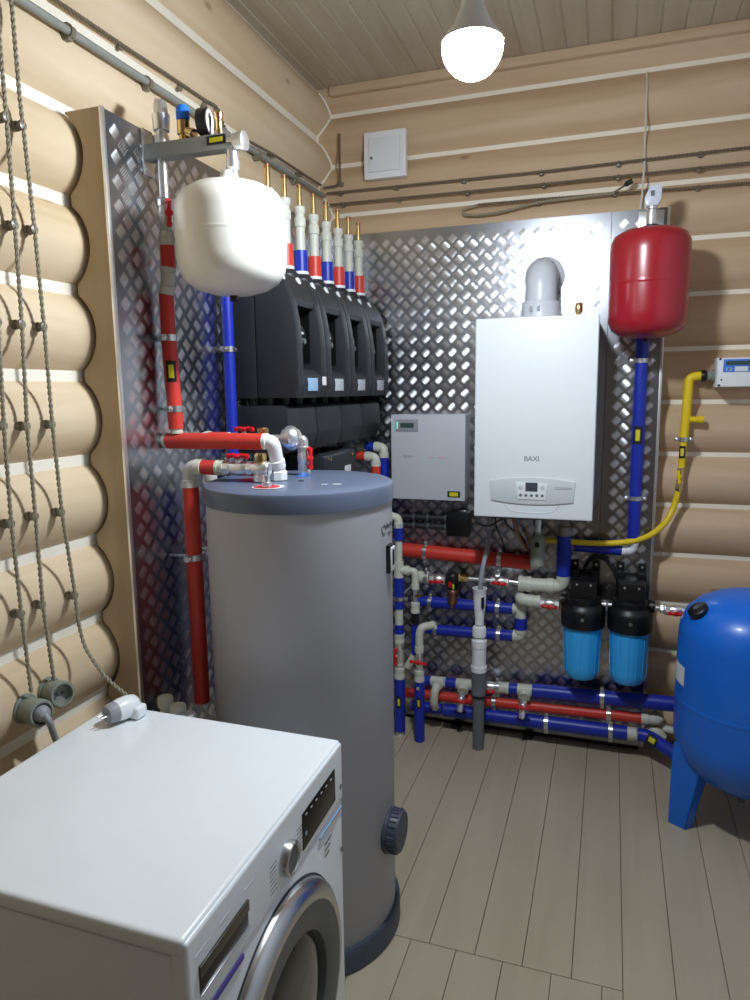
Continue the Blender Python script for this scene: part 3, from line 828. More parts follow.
# ------------------------------------------------------------------ blue pipes on the left panel
b1 = T('water_pipe', 'blue sleeved pipe running down the left panel beside the black pump groups', 'pipe', (-1.215, -1.10, 0.9))
sleeve(b1, [(-1.215, -1.094, 2.02), (-1.215, -1.094, 1.785)], 0.019, M_BLUE)
sleeve(b1, [(-1.215, -1.094, 1.775), (-1.215, -1.094, 1.42)], 0.019, M_BLUE)
sleeve(b1, [(-1.215, -1.094, 1.41), (-1.215, -1.094, 0.6)], 0.019, M_BLUE)
clamp(b1, (-1.215, -1.094, 1.78), (0, 0, 1), 0.019, (-0.033, 0, 0))
clamp(b1, (-1.215, -1.094, 1.415), (0, 0, 1), 0.019, (-0.033, 0, 0))
b2 = T('water_pipe', 'dark blue pipe with grey coupling just behind the left edge of the heater', 'pipe', (-1.165, -1.27, 0.7))
sleeve(b2, [(-1.17, -1.315, 1.335), (-1.17, -1.315, 0.60)], 0.020, M_BLUE)
coupling(b2, (-1.17, -1.315, 1.362), (0, 0, 1), 0.055, 0.021)
clamp(b2, (-1.17, -1.315, 1.15), (0, 0, 1), 0.020, (-0.078, 0, 0))
for k, (fx, fy) in enumerate(((-1.16, -1.62), (-1.095, -1.655), (-1.04, -1.69))):
    pp = T('drain_stub', ['grey white pipe stub behind the washing machine nearest the tread plate', 'middle of the three pipe stubs behind the washing machine', 'pipe stub with a steel nut behind the washing machine nearest the heater'][k], 'pipe', (fx, fy, 0.0), 'pipe stubs behind the washing machine')
    MB().lathe([(0.016, 0), (0.016, 0.77)], (fx, fy, 0.0), n=16).build('pipe', M_PPR, pp)
    MB().lathe([(0.016, 0), (0.022, 0.002), (0.022, 0.026), (0.019, 0.03), (0, 0.031)], (fx, fy, 0.765), n=20).build('cap', M_STEEL if k == 2 else M_PPR, pp)

# ================================================================== PUMP GROUPS
def pump_group(k):
    y0 = -1.045 + 0.25 * k; y1 = y0 + 0.246
    ords = ['nearest the white expansion tank, with a pale blue badge', 'second from the white expansion tank', 'third from the white expansion tank', 'farthest from the white tank, next to the back wall'][k]
    g = T('pump_group', 'black insulated pump group ' + ords, 'pump group', (-1.12, (y0 + y1) / 2, 1.617), 'pump groups in a row on the left panel')
    zb = 1.617
    front = [(-1.082, 2.040), (-1.054, 2.028), (-1.027, 1.992), (-1.006, 1.935), (-0.994, 1.87), (-0.988, 1.80), (-0.986, 1.66), (-0.998, zb)]
    MB().prism([(-1.246, zb), (-1.246, 2.04), (-1.142, 2.04), (-1.142, zb)], 'y', y0, y1, 0.004).build('rear_shell', M_BLACKP, g)
    full = [(-1.139, zb), (-1.139, 2.04)] + front
    MB().prism(full, 'y', y0, y0 + 0.046, 0.004).build('side_cheek', M_BLACKP, g)
    MB().prism(full, 'y', y1 - 0.046, y1, 0.004).build('side_cheek', M_BLACKP, g)
    notch = [(-1.139, zb), (-1.139, 2.04), (-1.082, 2.040), (-1.054, 2.028), (-1.027, 1.992), (-1.010, 1.945), (-1.012, 1.925), (-1.10, 1.915), (-1.10, 1.735), (-1.012, 1.712), (-0.990, 1.692), (-0.986, 1.66), (-0.998, zb)]
    MB().prism(notch, 'y', y0 + 0.0462, y1 - 0.0462, 0.0).build('front_shell', M_BLACKP, g, angle=25)
    yc = (y0 + y1) / 2
    MB().box((-1.0998, y0 + 0.0464, 1.738), (-1.0975, y1 - 0.0464, 1.914)).box((-1.0975, y1 - 0.0484, 1.738), (-1.03, y1 - 0.0464, 1.912)).box((-1.0975, y0 + 0.0464, 1.738), (-1.03, y0 + 0.0484, 1.912)).build('recess_darkening', M_BLACKD, g)  # added black sheets; the shade of the recess is put into their colour
    pu = MB().lathe([(0.045, 0), (0.045, 0.03), (0.042, 0.040), (0.040, 0.070), (0.034, 0.075), (0, 0.076)], (-1.10, yc, 1.825), (1, 0, 0), 28).build('circulation_pump', M_BLACKD, g)
    MB().lathe([(0.011, 0), (0.010, 0.012), (0, 0.013)], (-1.026, yc, 1.81), (1, 0, 0), 18).build('dial', M_DGREY, pu)
    for s in (-1, 0, 1):
        MB().box((-1.0245, yc + s * 0.008 - 0.002, 1.834), (-1.0235, yc + s * 0.008 + 0.002, 1.842)).build('mark', M_WHITELAB, pu)
    if k == 0:
        MB().box((-1.06, y0 + 0.05, 1.755), (-1.015, y0 + 0.064, 1.775), 0.004).build('red_lever', M_HANDLE, g)
    MB().box((-0.989, y0 + 0.078, 1.640), (-0.9845, y0 + 0.158, 1.684), 0.0008).build('badge', M_SKYLAB if k == 0 else M_GBOX, g)
    if k == 0:
        MB().box((-0.989, y0 + 0.203, 1.660), (-0.9845, y0 + 0.236, 1.690), 0.0008).build('sticker', M_WHITELAB, g)
    for s in (0, 1):
        yt = y0 + 0.058 + 0.126 * s
        MB().lathe([(0.046, 0), (0.044, 0.02), (0.034, 0.03), (0.032, 0.036)], (-1.105, yt, 2.026), n=24).build('socket', M_BLACKP, g)
        n_ = V((0.95, 0.12, 0.30)).normalized()
        MB().lathe([(0.017, -0.004), (0.017, 0.001), (0.013, 0.005), (0, 0.006)], (-1.045, yt - 0.034, 2.013), n_, 22).build('thermometer_dial', M_WHITELAB, g)
    return g
for k in range(4):
    pump_group(k)

# riser tubes above the pump groups
def riser(i):
    k, s = divmod(i, 2)
    y = -1.045 + 0.25 * k + 0.058 + 0.126 * s
    red = (i % 2 == 1)
    colour = 'red' if red else 'blue'
    near = ['nearest the white tank', 'second from the white tank', 'third from the white tank', 'nearest the back wall'][k]
    r = T('riser_tube', 'grey riser with %s sleeve and brass top, the %s one %s' % (colour, colour, near), 'pipe', (-1.105, y, 2.0625), 'riser tubes above the pump groups')
    x = -1.105
    sl = MB().lathe([(0.022, 0), (0.0255, 0.001), (0.0255, 0.086), (0.022, 0.087)], (x, y, 2.0625), n=24).build('sleeve', M_RED if red else M_BLUE, r)
    MB().lathe([(0.0266, 0), (0.0275, 0.001), (0.0275, 0.010), (0.0266, 0.011)], (x, y, 2.0635), n=24).build('white_ring', M_WHITEPP, sl)
    MB().box((x - 0.004, y + 0.0245, 2.074), (x + 0.014, y + 0.0268, 2.140), 0.0008).build('sticker', M_TAG, sl)
    MB().lathe([(0.0175, 0), (0.0175, 0.08), (0.021, 0.083), (0.021, 0.112), (0.0165, 0.118), (0.0165, 0.128), (0.021, 0.134), (0.021, 0.152), (0.012, 0.156)], (x, y, 2.1495), n=24).build('grey_adapter', M_PPR, r)
    MB().lathe([(0.0095, 0), (0.0095, 0.062), (0.0085, 0.0625)], (x, y, 2.3055), n=18).build('brass_nipple', M_BRASS, r)
    MB().lathe([(0.0102, 0), (0.0102, 0.010), (0.004, 0.0105)], (x, y, 2.368), n=18).build('cap', M_COPPER, r)
    return r
for i in range(8):
    riser(i)

# insulated distribution manifold below the pumps
mf = T('distribution_manifold', 'long black insulated manifold under the row of pump groups', 'manifold', (-1.14, -0.57, 1.44))
for k in range(4):
    y0 = -1.045 + 0.25 * k
    MB().prism([(-1.246, 1.43), (-1.246, 1.592), (-1.050, 1.592), (-1.033, 1.582), (-1.026, 1.49), (-1.046, 1.43)], 'y', y0 + 0.001, y0 + 0.237, 0.004).build('insulation_shell', M_BLACKP, mf)
    MB().lathe([(0.005, 0), (0.005, 0.004), (0, 0.005)], (-1.038, y0 + 0.012, 1.574), (1, 0, 0), 10).build('screw', M_STEEL, mf)
    for s in (0, 1):
        MB().lathe([(0.024, 0), (0.024, 0.026)], (-1.14, y0 + 0.058 + 0.126 * s, 1.5915), n=18).build('connector', M_BLACKD, mf)
MB().box((-1.0320, -0.9370, 1.5150), V((-1.0320, -0.9370, 1.5150)) + V((0.0015, 0.03, -0.055)), 0.0004).build('sticker', M_WHITELAB, mf)

# small black pump under the manifold
sm = T('circulation_pump', 'small black insulated pump tucked under the manifold behind the heater lid', 'pump', (-1.12, -0.56, 1.27))
MB().prism([(-1.19, 1.27), (-1.19, 1.40), (-1.06, 1.40), (-1.04, 1.385), (-1.04, 1.285), (-1.055, 1.27)], 'y', -0.72, -0.36, 0.006).build('insulation_shell', M_BLACKP, sm)
MB().lathe([(0.03, -0.02), (0.034, 0), (0.034, 0.012), (0.028, 0.02)], (-1.12, -0.36, 1.345), (0, 1, 0), 20).build('flange', M_BLACKD, sm)
MB().box((-1.040, -0.50, 1.297), (-1.0385, -0.43, 1.332), 0.0005).build('sticker', M_WHITELAB, sm)
for yy in (-0.66, -0.42):
    MB().lathe([(0.008, 0), (0.008, 0.006), (0, 0.008)], (-1.04, yy, 1.375), (1, 0, 0), 6).build('screw', M_BRASS, sm)
MB().box((-1.2495, -0.66, 1.31), (-1.189, -0.42, 1.36), 0.003).build('bracket', M_BLACKD, sm)

# blue and red pipes that turn down beside the grey box
bl = T('water_pipe', 'blue pipe turning down through a grey elbow left of the light grey box', 'pipe', (-1.0, -0.09, 0.9))
z1 = 1.378; yb = -0.09; xb = -1.002
elbow(bl, (-1.13, yb, z1 - 0.012), (-1.105, yb, z1), (-1.08, yb, z1), 0.018)
sleeve(bl, [(-1.092, yb, z1), (-1.035, yb, z1)], 0.021, M_BLUE)
elbow(bl, (xb - 0.045, yb, z1), (xb, yb, z1), (xb, yb, z1 - 0.05), 0.021)
sleeve(bl, [(xb, yb, z1 - 0.045), (xb, yb, 0.86)], 0.023, M_BLUE)
clamp(bl, (xb, yb, 1.20), (0, 0, 1), 0.023, (0, 0.088, 0))
rd = T('heating_pipe', 'red pipe turning down through a grey elbow left of the light grey box', 'pipe', (-1.03, -0.15, 0.9))
yq = -0.15; xr = -1.022; z2 = 1.338
sleeve(rd, [(-1.115, yq, z2 + 0.004), (-1.065, yq, z2)], 0.021, M_RED)
elbow(rd, (xr - 0.05, yq, z2), (xr, yq, z2), (xr, yq, z2 - 0.045), 0.020)
sleeve(rd, [(xr, yq, z2 - 0.04), (xr, yq, 0.88)], 0.022, M_RED)
clamp(rd, (xr, yq, 1.15), (0, 0, 1), 0.022, (0, 0.148, 0))

# ================================================================== WHITE WALL BOILER
BF = -0.35
bo = T('gas_boiler', 'large white wall-hung gas boiler with a small grey control panel', 'boiler', (-0.29, -0.17, 1.116))
L_, R_x, BT, BB = -0.527, -0.056, 1.915, 1.117
MB().box((L_ + 0.004, BF + 0.03, BB + 0.004), (R_x - 0.004, -0.001, BT - 0.003), 0.004).build('casing', M_BOILER, bo)
MB().box((L_, BF, BB), (R_x, BF + 0.032, BT), 0.006, seg=3).build('front_cover', M_BOILER, bo)
# lens-shaped grey fascia
cx, cz = -0.293, 1.232
hw_ = 0.170
top = []; bot = []
for i in range(25):
    t = -1 + 2 * i / 24
    top.append((cx + hw_ * t, cz + 0.038 + 0.016 * (1 - t * t)))
    bot.append((cx + (hw_ - 0.007) * t, cz - 0.043 - 0.013 * (1 - t * t)))
fa = MB().prism(top[::-1] + bot, 'y', BF - 0.006, BF - 0.0005, 0.0015).build('control_panel', M_BOILG, bo)
MB().prism([(cx - 0.062, cz + 0.036), (cx - 0.054, cz - 0.034), (cx + 0.054, cz - 0.036), (cx + 0.064, cz + 0.032)], 'y', BF - 0.009, BF - 0.0062, 0.0006).build('button_plate', M_BOILER, fa)
MB().box((cx - 0.024, BF - 0.0102, cz - 0.002), (cx + 0.024, BF - 0.0091, cz + 0.034), 0.0004).build('display', mat('lcd_grey', rgb(72, 76, 88), 0.2, var=0.04), fa)
for i in range(5):
    MB().lathe([(0.006, 0), (0.006, 0.001), (0.004, 0.0018), (0, 0.002)], (cx - 0.043 + i * 0.0215, BF - 0.009, cz - 0.018), (0, -1, 0), 14).build('button', M_INK, fa)
for s in (-1, 1):
    MB().lathe([(0.010, 0), (0.010, 0.0012), (0.006, 0.002), (0, 0.0022)], (cx + s * 0.043, BF - 0.009, cz + 0.014), (0, -1, 0), 18).build('button', M_BOILG, fa)
for dz in (0, 0.006):
    MB().box((cx + 0.09, BF - 0.0066, cz + 0.009 + dz), (cx + 0.157, BF - 0.0061, cz + 0.0105 + dz)).build('trim_line', M_INK, fa)
MB().tube([(cx - 0.108, BF - 0.0005, cz - 0.055), (cx - 0.09, BF - 0.0005, cz - 0.083), (cx - 0.05, BF - 0.0005, cz - 0.090), (cx + 0.05, BF - 0.0005, cz - 0.091), (cx + 0.09, BF - 0.0005, cz - 0.084), (cx + 0.108, BF - 0.0005, cz - 0.055)], 0.0018, n=6, fillet=0.02).build('flap_seam', M_BOILG, bo)
text('lettering', 'BAXI', 0.028, M_INKL, bo, (-0.2960, -0.3500, 1.3600), (1, 0, 0), (0, 0, 1), bold=0.0006)
MB().box((L_ + 0.02, BF + 0.04, BB - 0.012), (R_x - 0.02, -0.02, BB + 0.006), 0.002).build('base_plate', M_DGREY, bo)
# flue bend
fl = T('flue_pipe', 'white flue bend rising from the boiler top into the back wall', 'flue', (-0.296, -0.17, 1.915))
fx, fy = -0.294, -0.155
MB().tube([(fx, fy, 1.93), (fx, fy, 2.112), (fx, -0.003, 2.112)], 0.064, n=40, fillet=0.10, seg=12).build('bend', M_FLUE, fl)
MB().lathe([(0.066, 0), (0.078, 0.001), (0.078, 0.068), (0.074, 0.074), (0.065, 0.075)], (fx, fy, 1.9155), n=44).build('collar', M_FLUE, fl)
MB().lathe([(0.066, 0), (0.086, 0.0), (0.084, 0.010), (0.066, 0.016)], (fx, -0.0005, 2.112), (0, -1, 0), 44).build('wall_ring', M_FLUE, fl)
for s in (-0.03, 0.0):
    MB().box((fx + s - 0.006, fy - 0.0795, 1.945), (fx + s + 0.006, fy - 0.0765, 1.967), 0.001).build('latch', M_HOSE, fl)
tp = T('test_nipple', 'small brass test nipple on the boiler top right of the flue', 'nipple', (-0.141, -0.17, 1.915))
MB().lathe([(0.011, 0), (0.011, 0.012), (0.008, 0.014), (0.008, 0.02), (0.014, 0.024), (0.016, 0.036), (0.015, 0.056), (0.010, 0.064), (0, 0.065)], (-0.141, -0.17, 1.9152), n=16).build('body', M_BRASS, tp)

# pipes under the boiler
so = T('magnetic_filter', 'grey cylindrical trap hanging under the boiler', 'filter', (-0.28, -0.12, 0.93))
sx, sy = -0.285, -0.12
MB().lathe([(0.014, 0.27), (0.014, 0.17), (0.018, 0.168), (0.018, 0.15)][::-1], (sx, sy, 0.85), n=18).build('steel_nipple', M_STEEL, so)
MB().lathe([(0.020, 0), (0.031, 0.002), (0.033, 0.02), (0.033, 0.125), (0.028, 0.13), (0.018, 0.14), (0.018, 0.15)], (sx, sy, 0.868), n=26).build('body', mat('trap_grey_green', rgb(150, 152, 138), 0.45, var=0.05), so)
MB().box((sx - 0.010, sy - 0.0345, 0.955), (sx + 0.010, sy - 0.0325, 0.977), 0.0008).build('sticker', M_TAG, so)
gi = T('gas_inlet', 'copper coloured gas tail bending down under the boiler left of the grey trap', 'pipe', (-0.38, -0.1, 0.95))
MB().tube([(-0.3950, -0.1200, 1.0830), (-0.3830, -0.1000, 1.0170), (-0.3500, -0.0700, 0.9440), (-0.3210, -0.0500, 0.9090)], 0.008, n=12, fillet=0.03).build('tube', M_COPPER, gi)
MB().lathe([(0.012, 0), (0.014, 0.002), (0.014, 0.02), (0.012, 0.022)], (-0.3950, -0.1200, 1.0740), (0, 0, 1), 6).build('nut', M_BRASS, gi)
for k, pl in enumerate(([(-0.4700, -0.1500, 1.0940),(-0.4720, -0.1000, 1.0210),(-0.4460, -0.0600, 0.9550),(-0.4390, -0.0350, 0.8940)], [(-0.4350, -0.1500, 1.0910),(-0.4190, -0.1000, 1.0240),(-0.3680, -0.0400, 0.9920),(-0.3360, -0.0350, 0.9230)], [(-0.5590, -0.1200, 1.0440),(-0.5120, -0.0800, 1.0200),(-0.4610, -0.0600, 1.0510),(-0.3780, -0.1200, 1.0930)], [(-0.3070, -0.1400, 1.0950),(-0.3010, -0.1000, 1.0210),(-0.2470, -0.0500, 0.9640),(-0.1920, -0.0350, 0.9550)])):
    w = T('cable', ['thin black cable hanging straight under the left side of the boiler', 'black cable looping right under the middle of the boiler', 'black cable sagging from the light grey box to the boiler', 'black cable passing behind the grey trap under the boiler'][k], 'cable', pl[-1])
    MB().tube(pl, 0.0035, n=8, fillet=0.05).build('cable_sheath', M_RUBBER, w)

# ================================================================== LIGHT GREY ELECTRIC BOX
gb = T('electric_boiler', 'light grey wall-mounted electric boiler box with a tiny green-lit display', 'boiler', (-0.78, -0.065, 1.14))
GF = -0.13
ga_, gb_ = (-0.9530, -0.1300, 1.5320), (-0.6060, -0.1300, 1.1460)
X0, X1, Z1b, Z0b = -0.953, -0.609, 1.530, 1.143
MB().box((X0 + 0.002, GF + 0.004, Z0b + 0.002), (X1 - 0.002, -0.001, Z1b - 0.002), 0.003).build('casing', M_GBOX, gb)
MB().box((X0, GF, Z0b), (X1, GF + 0.012, Z1b), 0.003).build('front_cover', M_GBOX, gb)
dp = MB().box((X0 + 0.022, GF - 0.002, 1.452), (X0 + 0.128, GF, 1.508), 0.0008).build('display', M_HOSE, gb)
MB().box((X0 + 0.045, GF - 0.0026, 1.470), (X0 + 0.108, GF - 0.002, 1.492)).build('screen', M_LCDGREEN, dp)
MB().box((X0 + 0.028, GF - 0.0026, 1.466), (X0 + 0.032, GF - 0.002, 1.498)).build('indicator', M_GREENLED, dp)
text('lettering', '\u042d\u0412\u0410\u041d', 0.016, M_INK, gb, (-0.8750, -0.1300, 1.3390), (1, 0, 0), (0, 0, 1))
for px_ in (429, 440):
    q = (-0.7490, -0.1300, 1.3370)
    MB().box(((q[0] - 0.03 if px_ == 429 else q[0] + 0.012), GF - 0.0006, q[2] - 0.004), ((q[0] + 0.002 if px_ == 429 else q[0] + 0.052), GF + 0.001, q[2] + 0.004)).build('small_print', M_INKP, gb)
st = MB().box((X1 - 0.080, GF - 0.0012, 1.158), (X1 - 0.022, GF, 1.186), 0.0005).build('sticker', M_TAG, gb)
MB().box((X1 - 0.071, GF - 0.0017, 1.163), (X1 - 0.031, GF - 0.0012, 1.181)).build('print', M_TAGY, st)
bk = T('cable_gland_box', 'black connector box with two black conduits under the light grey box', 'electrical box', (-0.64, -0.06, 1.0))
q0, q1 = V((-0.7060, -0.0600, 0.9680)), V((-0.5990, -0.0600, 1.0820))
MB().box((q0.x, -0.085, q0.z), (q1.x, -0.001, q1.z), 0.008).build('body', M_BLACKD, bk)
MB().lathe([(0.012, 0), (0.014, 0.004), (0.008, 0.008), (0, 0.009)], ((q0.x + q1.x) / 2 + 0.02, -0.06, q1.z), (0, 0, 1), 12).build('screw', M_STEEL, bk)
for py_, nm in ((517, 0), (525, 1)):
    a = V((-0.9570, -0.0500, 1.0450)) if nm == 0 else V((-0.9580, -0.0500, 1.0040))
    b = V((q0.x + 0.004, -0.05, a.z))
    c_ = MB().tube([a, b], 0.014, n=14).build('conduit', M_BLACKP, bk)
    for t in (0.35, 0.62, 0.95):
        p_ = a.lerp(b, t)
        MB().lathe([(0.0142, -0.004), (0.0165, -0.003), (0.0165, 0.003), (0.0142, 0.004)], p_, (1, 0, 0), 16).build('ring', M_DGREY, c_)

# ================================================================== RED EXPANSION TANK
RC = (0.117, -0.205)
rt = T('expansion_tank', 'red round expansion tank hung on the back wall above the blue vertical pipe', 'expansion tank', (RC[0], RC[1], 1.84))
MB().lathe([(0, -0.016), (0.06, -0.013), (0.105, -0.002), (0.130, 0.016), (0.1425, 0.044), (0.1450, 0.080), (0.1460, 0.179), (0.1460, 0.183), (0.1468, 0.185), (0.1468, 0.191), (0.1462, 0.193), (0.1463, 0.197), (0.1475, 0.305), (0.1455, 0.340), (0.134, 0.366), (0.105, 0.384), (0.045, 0.394), (0.02, 0.396), (0, 0.396)], (RC[0], RC[1], 1.842), n=64).build('shell', M_RTANK, rt)
MB().lathe([(0.032, 0), (0.034, 0.003), (0.034, 0.012), (0.02, 0.016)], (RC[0], RC[1], 2.232), n=20).build('neck_flange', M_BLACKD, rt)
for i, ch in enumerate('reflex'):
    t = math.radians(197 + (i % 1))
    c = V((RC[0] + 0.1475 * math.cos(t), RC[1] + 0.1475 * math.sin(t), 1.978 + i * 0.0125))
    text('lettering', ch, 0.020, M_WHITELAB, rt, c, (0, 0, 1), (math.sin(t), -math.cos(t), 0))
MB().lathe([(0.010, 0), (0.010, 0.014), (0, 0.016)], (RC[0], RC[1], 1.827), (0, 0, -1), 12).build('valve_cap', M_BLACKD, rt)
hb_ = T('tank_bracket', 'steel wall bracket with a vent valve in clear wrap holding the red tank', 'bracket', (0.12, -0.1, 2.25))
MB().box((0.075, -0.006, 2.262), (0.172, -0.0015, 2.345), 0.001).build('wall_plate', M_ZINC, hb_)
MB().lathe([(0.005, 0), (0.005, 0.004), (0, 0.005)], (0.160, -0.006, 2.330), (0, -1, 0), 8).build('screw', M_WHITELAB, hb_)
MB().box((0.105, -0.205, 2.268), (0.130, -0.0045, 2.290), 0.002).build('arm', M_CONDUIT, hb_)
MB().lathe([(0.016, 0), (0.019, 0.003), (0.019, 0.045), (0.014, 0.048), (0.014, 0.055)], (RC[0], RC[1], 2.248), n=18).build('socket', M_STEEL, hb_)
vv = MB().lathe([(0.013, 0), (0.018, 0.004), (0.018, 0.03), (0.012, 0.036), (0, 0.038)], (RC[0], RC[1], 2.303), n=16).build('vent_valve', M_STEEL, hb_)
MB().prism([(RC[0] - 0.024, 2.312), (RC[0] - 0.030, 2.345), (RC[0] - 0.012, 2.385), (RC[0] + 0.022, 2.392), (RC[0] + 0.032, 2.375), (RC[0] + 0.030, 2.335), (RC[0] + 0.020, 2.315)], 'y', RC[1] - 0.022, RC[1] + 0.016, 0.006).build('clear_wrap', mat('clear_wrap', rgb(206, 210, 222), 0.22, var=0.12, scale=60, bump=0.5), vv)
MB().box((RC[0] - 0.008, RC[1] - 0.0235, 2.348), (RC[0] + 0.006, RC[1] - 0.0222, 2.368), 0.0004).build('print', M_INK, vv)

# blue vertical pipe under it, elbow, horizontal return to the boiler
bv = T('water_pipe', 'blue vertical pipe below the red tank turning left at a white elbow', 'pipe', (0.1, -0.045, 1.0))
yv = -0.045
vp = [(0.1130, -0.0450, 1.8100), (0.1090, -0.0450, 1.7170), (0.1040, -0.0450, 1.1880), (0.1000, -0.0450, 0.9960), (0.1020, -0.0450, 0.9480)]
xv2 = 0.110
e = 0.005
sleeve(bv, [(xv2, yv, 1.99), (xv2, yv, 1.752)], 0.025, M_BLUE)
sleeve(bv, [(xv2, yv, 1.742), (xv2, yv, 1.176)], 0.0255, M_BLUE)
sleeve(bv, [(xv2, yv, 1.166), (xv2, yv, 0.985)], 0.0255, M_BLUE)
clamp(bv, (xv2, yv, 1.747), (0, 0, 1), 0.0255, (0, 0.043, 0))
clamp(bv, (xv2, yv, 1.171), (0, 0, 1), 0.0255, (0, 0.043, 0))
pipe_tag(bv, (xv2, yv, 1.44), (0, 0, 1), (-0.1, -1, 0), 0.0255, 0.075, 0.036)
elbow(bv, (xv2, yv, 0.99), (xv2, yv, 0.940), (xv2 - 0.05, yv, 0.940), 0.020, M_WHITEPP)
sleeve(bv, [(xv2 - 0.045, yv, 0.940), (-0.135, yv, 0.948)], 0.0235, M_BLUE)

# ================================================================== GAS LINE AND CONTROL BOX
gy = 0.03
cb = T('gas_controller', 'white gas leak controller with a blue screen panel at the right edge of the wall', 'controller', (0.47, 0.02, 1.632))
MB().box((0.398, -0.012, 1.634), (0.560, 0.079, 1.752), 0.004).build('casing', M_WHITEPP, cb)
MB().box((0.400, -0.028, 1.636), (0.558, -0.011, 1.750), 0.004).build('front_cover', M_WHITEPP, cb)
lab = MB().box((0.420, -0.0292, 1.694), (0.540, -0.0279, 1.745), 0.0003).build('label', M_BLUELAB, cb)
MB().box((0.430, -0.0298, 1.722), (0.525, -0.0292, 1.738)).build('screen', M_LCDGREEN, lab)
MB().box((0.462, -0.0298, 1.697), (0.510, -0.0292, 1.716)).build('key_field', M_WHITELAB, lab)
MB().box((0.430, -0.0298, 1.699), (0.452, -0.0292, 1.712)).build('key_field', M_SKYLAB, lab)
MB().box((0.436, -0.0301, 1.703), (0.444, -0.0298, 1.709)).build('mark', M_INKD, lab)
for x_ in (0.408, 0.550):
    for z_ in (0.0, 0.104):
        MB().lathe([(0.005, 0), (0.005, 0.001), (0, 0.0015)], (x_, -0.028, 1.642 + z_), (0, -1, 0), 12).build('screw', M_INKD, cb)
    MB().lathe([(0.004, 0), (0.004, 0.001), (0, 0.0015)], (x_ + 0.008 if x_ < 0.5 else x_ - 0.008, -0.028, 1.664), (0, -1, 0), 12).build('screw', M_INK, cb)
MB().lathe([(0.018, 0), (0.020, 0.002), (0.020, 0.018), (0.026, 0.02), (0.026, 0.03)], (0.368, gy, 1.682), (1, 0, 0), 16).build('connector', M_SOCK, cb)
gl = T('gas_pipe', 'yellow gas pipe with valve and hose running down from the white controller', 'pipe', (0.3, gy, 0.95))
MB().lathe([(0.022, 0), (0.024, 0.003), (0.024, 0.018), (0.021, 0.022)], (0.346, gy, 1.682), (1, 0, 0), 14).build('union_nut', M_BLACKD, gl)
sleeve(gl, [(0.352, gy, 1.682), (0.302, gy, 1.680), (0.297, gy, 1.50), (0.294, gy, 1.425)], 0.0185, M_YELLOW, 0.045)
sleeve(gl, [(0.294, gy, 1.414), (0.291, gy, 1.298)], 0.0145, M_YELLOW)
MB().lathe([(0.013, 0), (0.013, 0.048), (0.016, 0.050), (0.016, 0.066), (0.011, 0.07)], (0.298, gy, 1.502), (1, 0, 0), 18).build('side_branch', M_YELLOW, gl)
clamp(gl, (0.2935, gy, 1.419), (0, 0, 1), 0.0165, (0, 0.05, 0))
pipe_tag(gl, (0.2925, gy, 1.365), (0, 0, 1), (-0.2, -1, 0), 0.0145, 0.052, 0.028)
ball_valve(gl, (0.289, gy, 1.262), (0, 0, 1), 0.065, 0.0125, (-0.3, -1, 0), (-0.15, 0, 1), hm=M_YELLOW, body=M_BRASS, hl=0.022, stem=0.014)
nut(gl, (0.285, gy, 1.212), (0, 0, 1), 0.035, 0.015, M_BRASS)
hp = [(0.284, gy, 1.198), (0.272, gy, 1.135), (0.2480, 0.0100, 1.0730), (0.1960, -0.0300, 1.0210), (0.1360, -0.0600, 0.9930), (0.0560, -0.0750, 0.9780), (-0.0260, -0.0800, 0.9720), (-0.1510, -0.0850, 0.9730), (-0.2450, -0.0800, 0.9750), (-0.3250, -0.0600, 0.9710)]
sleeve(gl, hp, 0.0125, M_YELLOW, 0.08, 'hose')

# ================================================================== ROWS OF PIPES UNDER THE BOILER
r1 = T('heating_pipe', 'thick red horizontal pipe under the light grey box and the boiler', 'pipe', (-0.62, -0.06, 0.84))
ya = -0.06
ra, rb = V((-0.925, ya, 0.886)), V((-0.318, ya, 0.862))
def on(a, b, t):
    return V(a).lerp(V(b), t)
sleeve(r1, [ra, on(ra, rb, 0.185)], 0.033, M_RED)
sleeve(r1, [on(ra, rb, 0.195), on(ra, rb, 0.76)], 0.033, M_RED)
sleeve(r1, [on(ra, rb, 0.77), rb], 0.0335, M_RED)
clamp(r1, on(ra, rb, 0.19), rb - ra, 0.033, (0, 0.058, 0))
clamp(r1, on(ra, rb, 0.765), rb - ra, 0.033, (0, 0.058, 0))
MB().lathe([(0.027, 0), (0.027, 0.03), (0.022, 0.034)], rb, (1, 0, 0), 20).build('coupling', M_PPR, r1)

yw = -0.085
w1 = T('water_pipe', 'row of steel and grey pipe with black pressure reducer and blue riser to boiler', 'pipe', (-0.55, yw, 0.74))
pA = V((-0.8640, -0.0850, 0.8150)); pB = V((-0.8300, -0.0850, 0.7540))
coupling(w1, (-0.8110, -0.0850, 0.7650), (1, 0, 0), 0.05, 0.029)
ball_valve(w1, (-0.7430, -0.0850, 0.7600), (1, 0, 0), 0.075, 0.021, (0, -1, -0.12), (1, 0, 0.05), hl=0.027, stem=0.012)
clamp(w1, (-0.7980, -0.0850, 0.7640), (1, 0, 0), 0.029, (0, 0.083, 0))
pr = V((-0.6730, -0.0850, 0.7560))
rv = MB().lathe([(0.020, -0.040), (0.027, -0.034), (0.030, -0.01), (0.030, 0.026), (0.024, 0.036), (0, 0.040)], pr, (0, 0, 1), 22).lathe([(0.017, -0.045), (0.017, 0.045)], pr, (1, 0, 0), 16).build('pressure_reducer', M_BLACKD, w1)
MB().box(pr + V((-0.014, -0.0318, -0.022)), pr + V((0.002, -0.0295, 0.004)), 0.0006).build('red_label', M_HANDLE, rv)
MB().box(pr + V((0.006, -0.0318, -0.030)), pr + V((0.014, -0.0290, -0.006)), 0.0006).build('yellow_label', M_TAGY, rv)
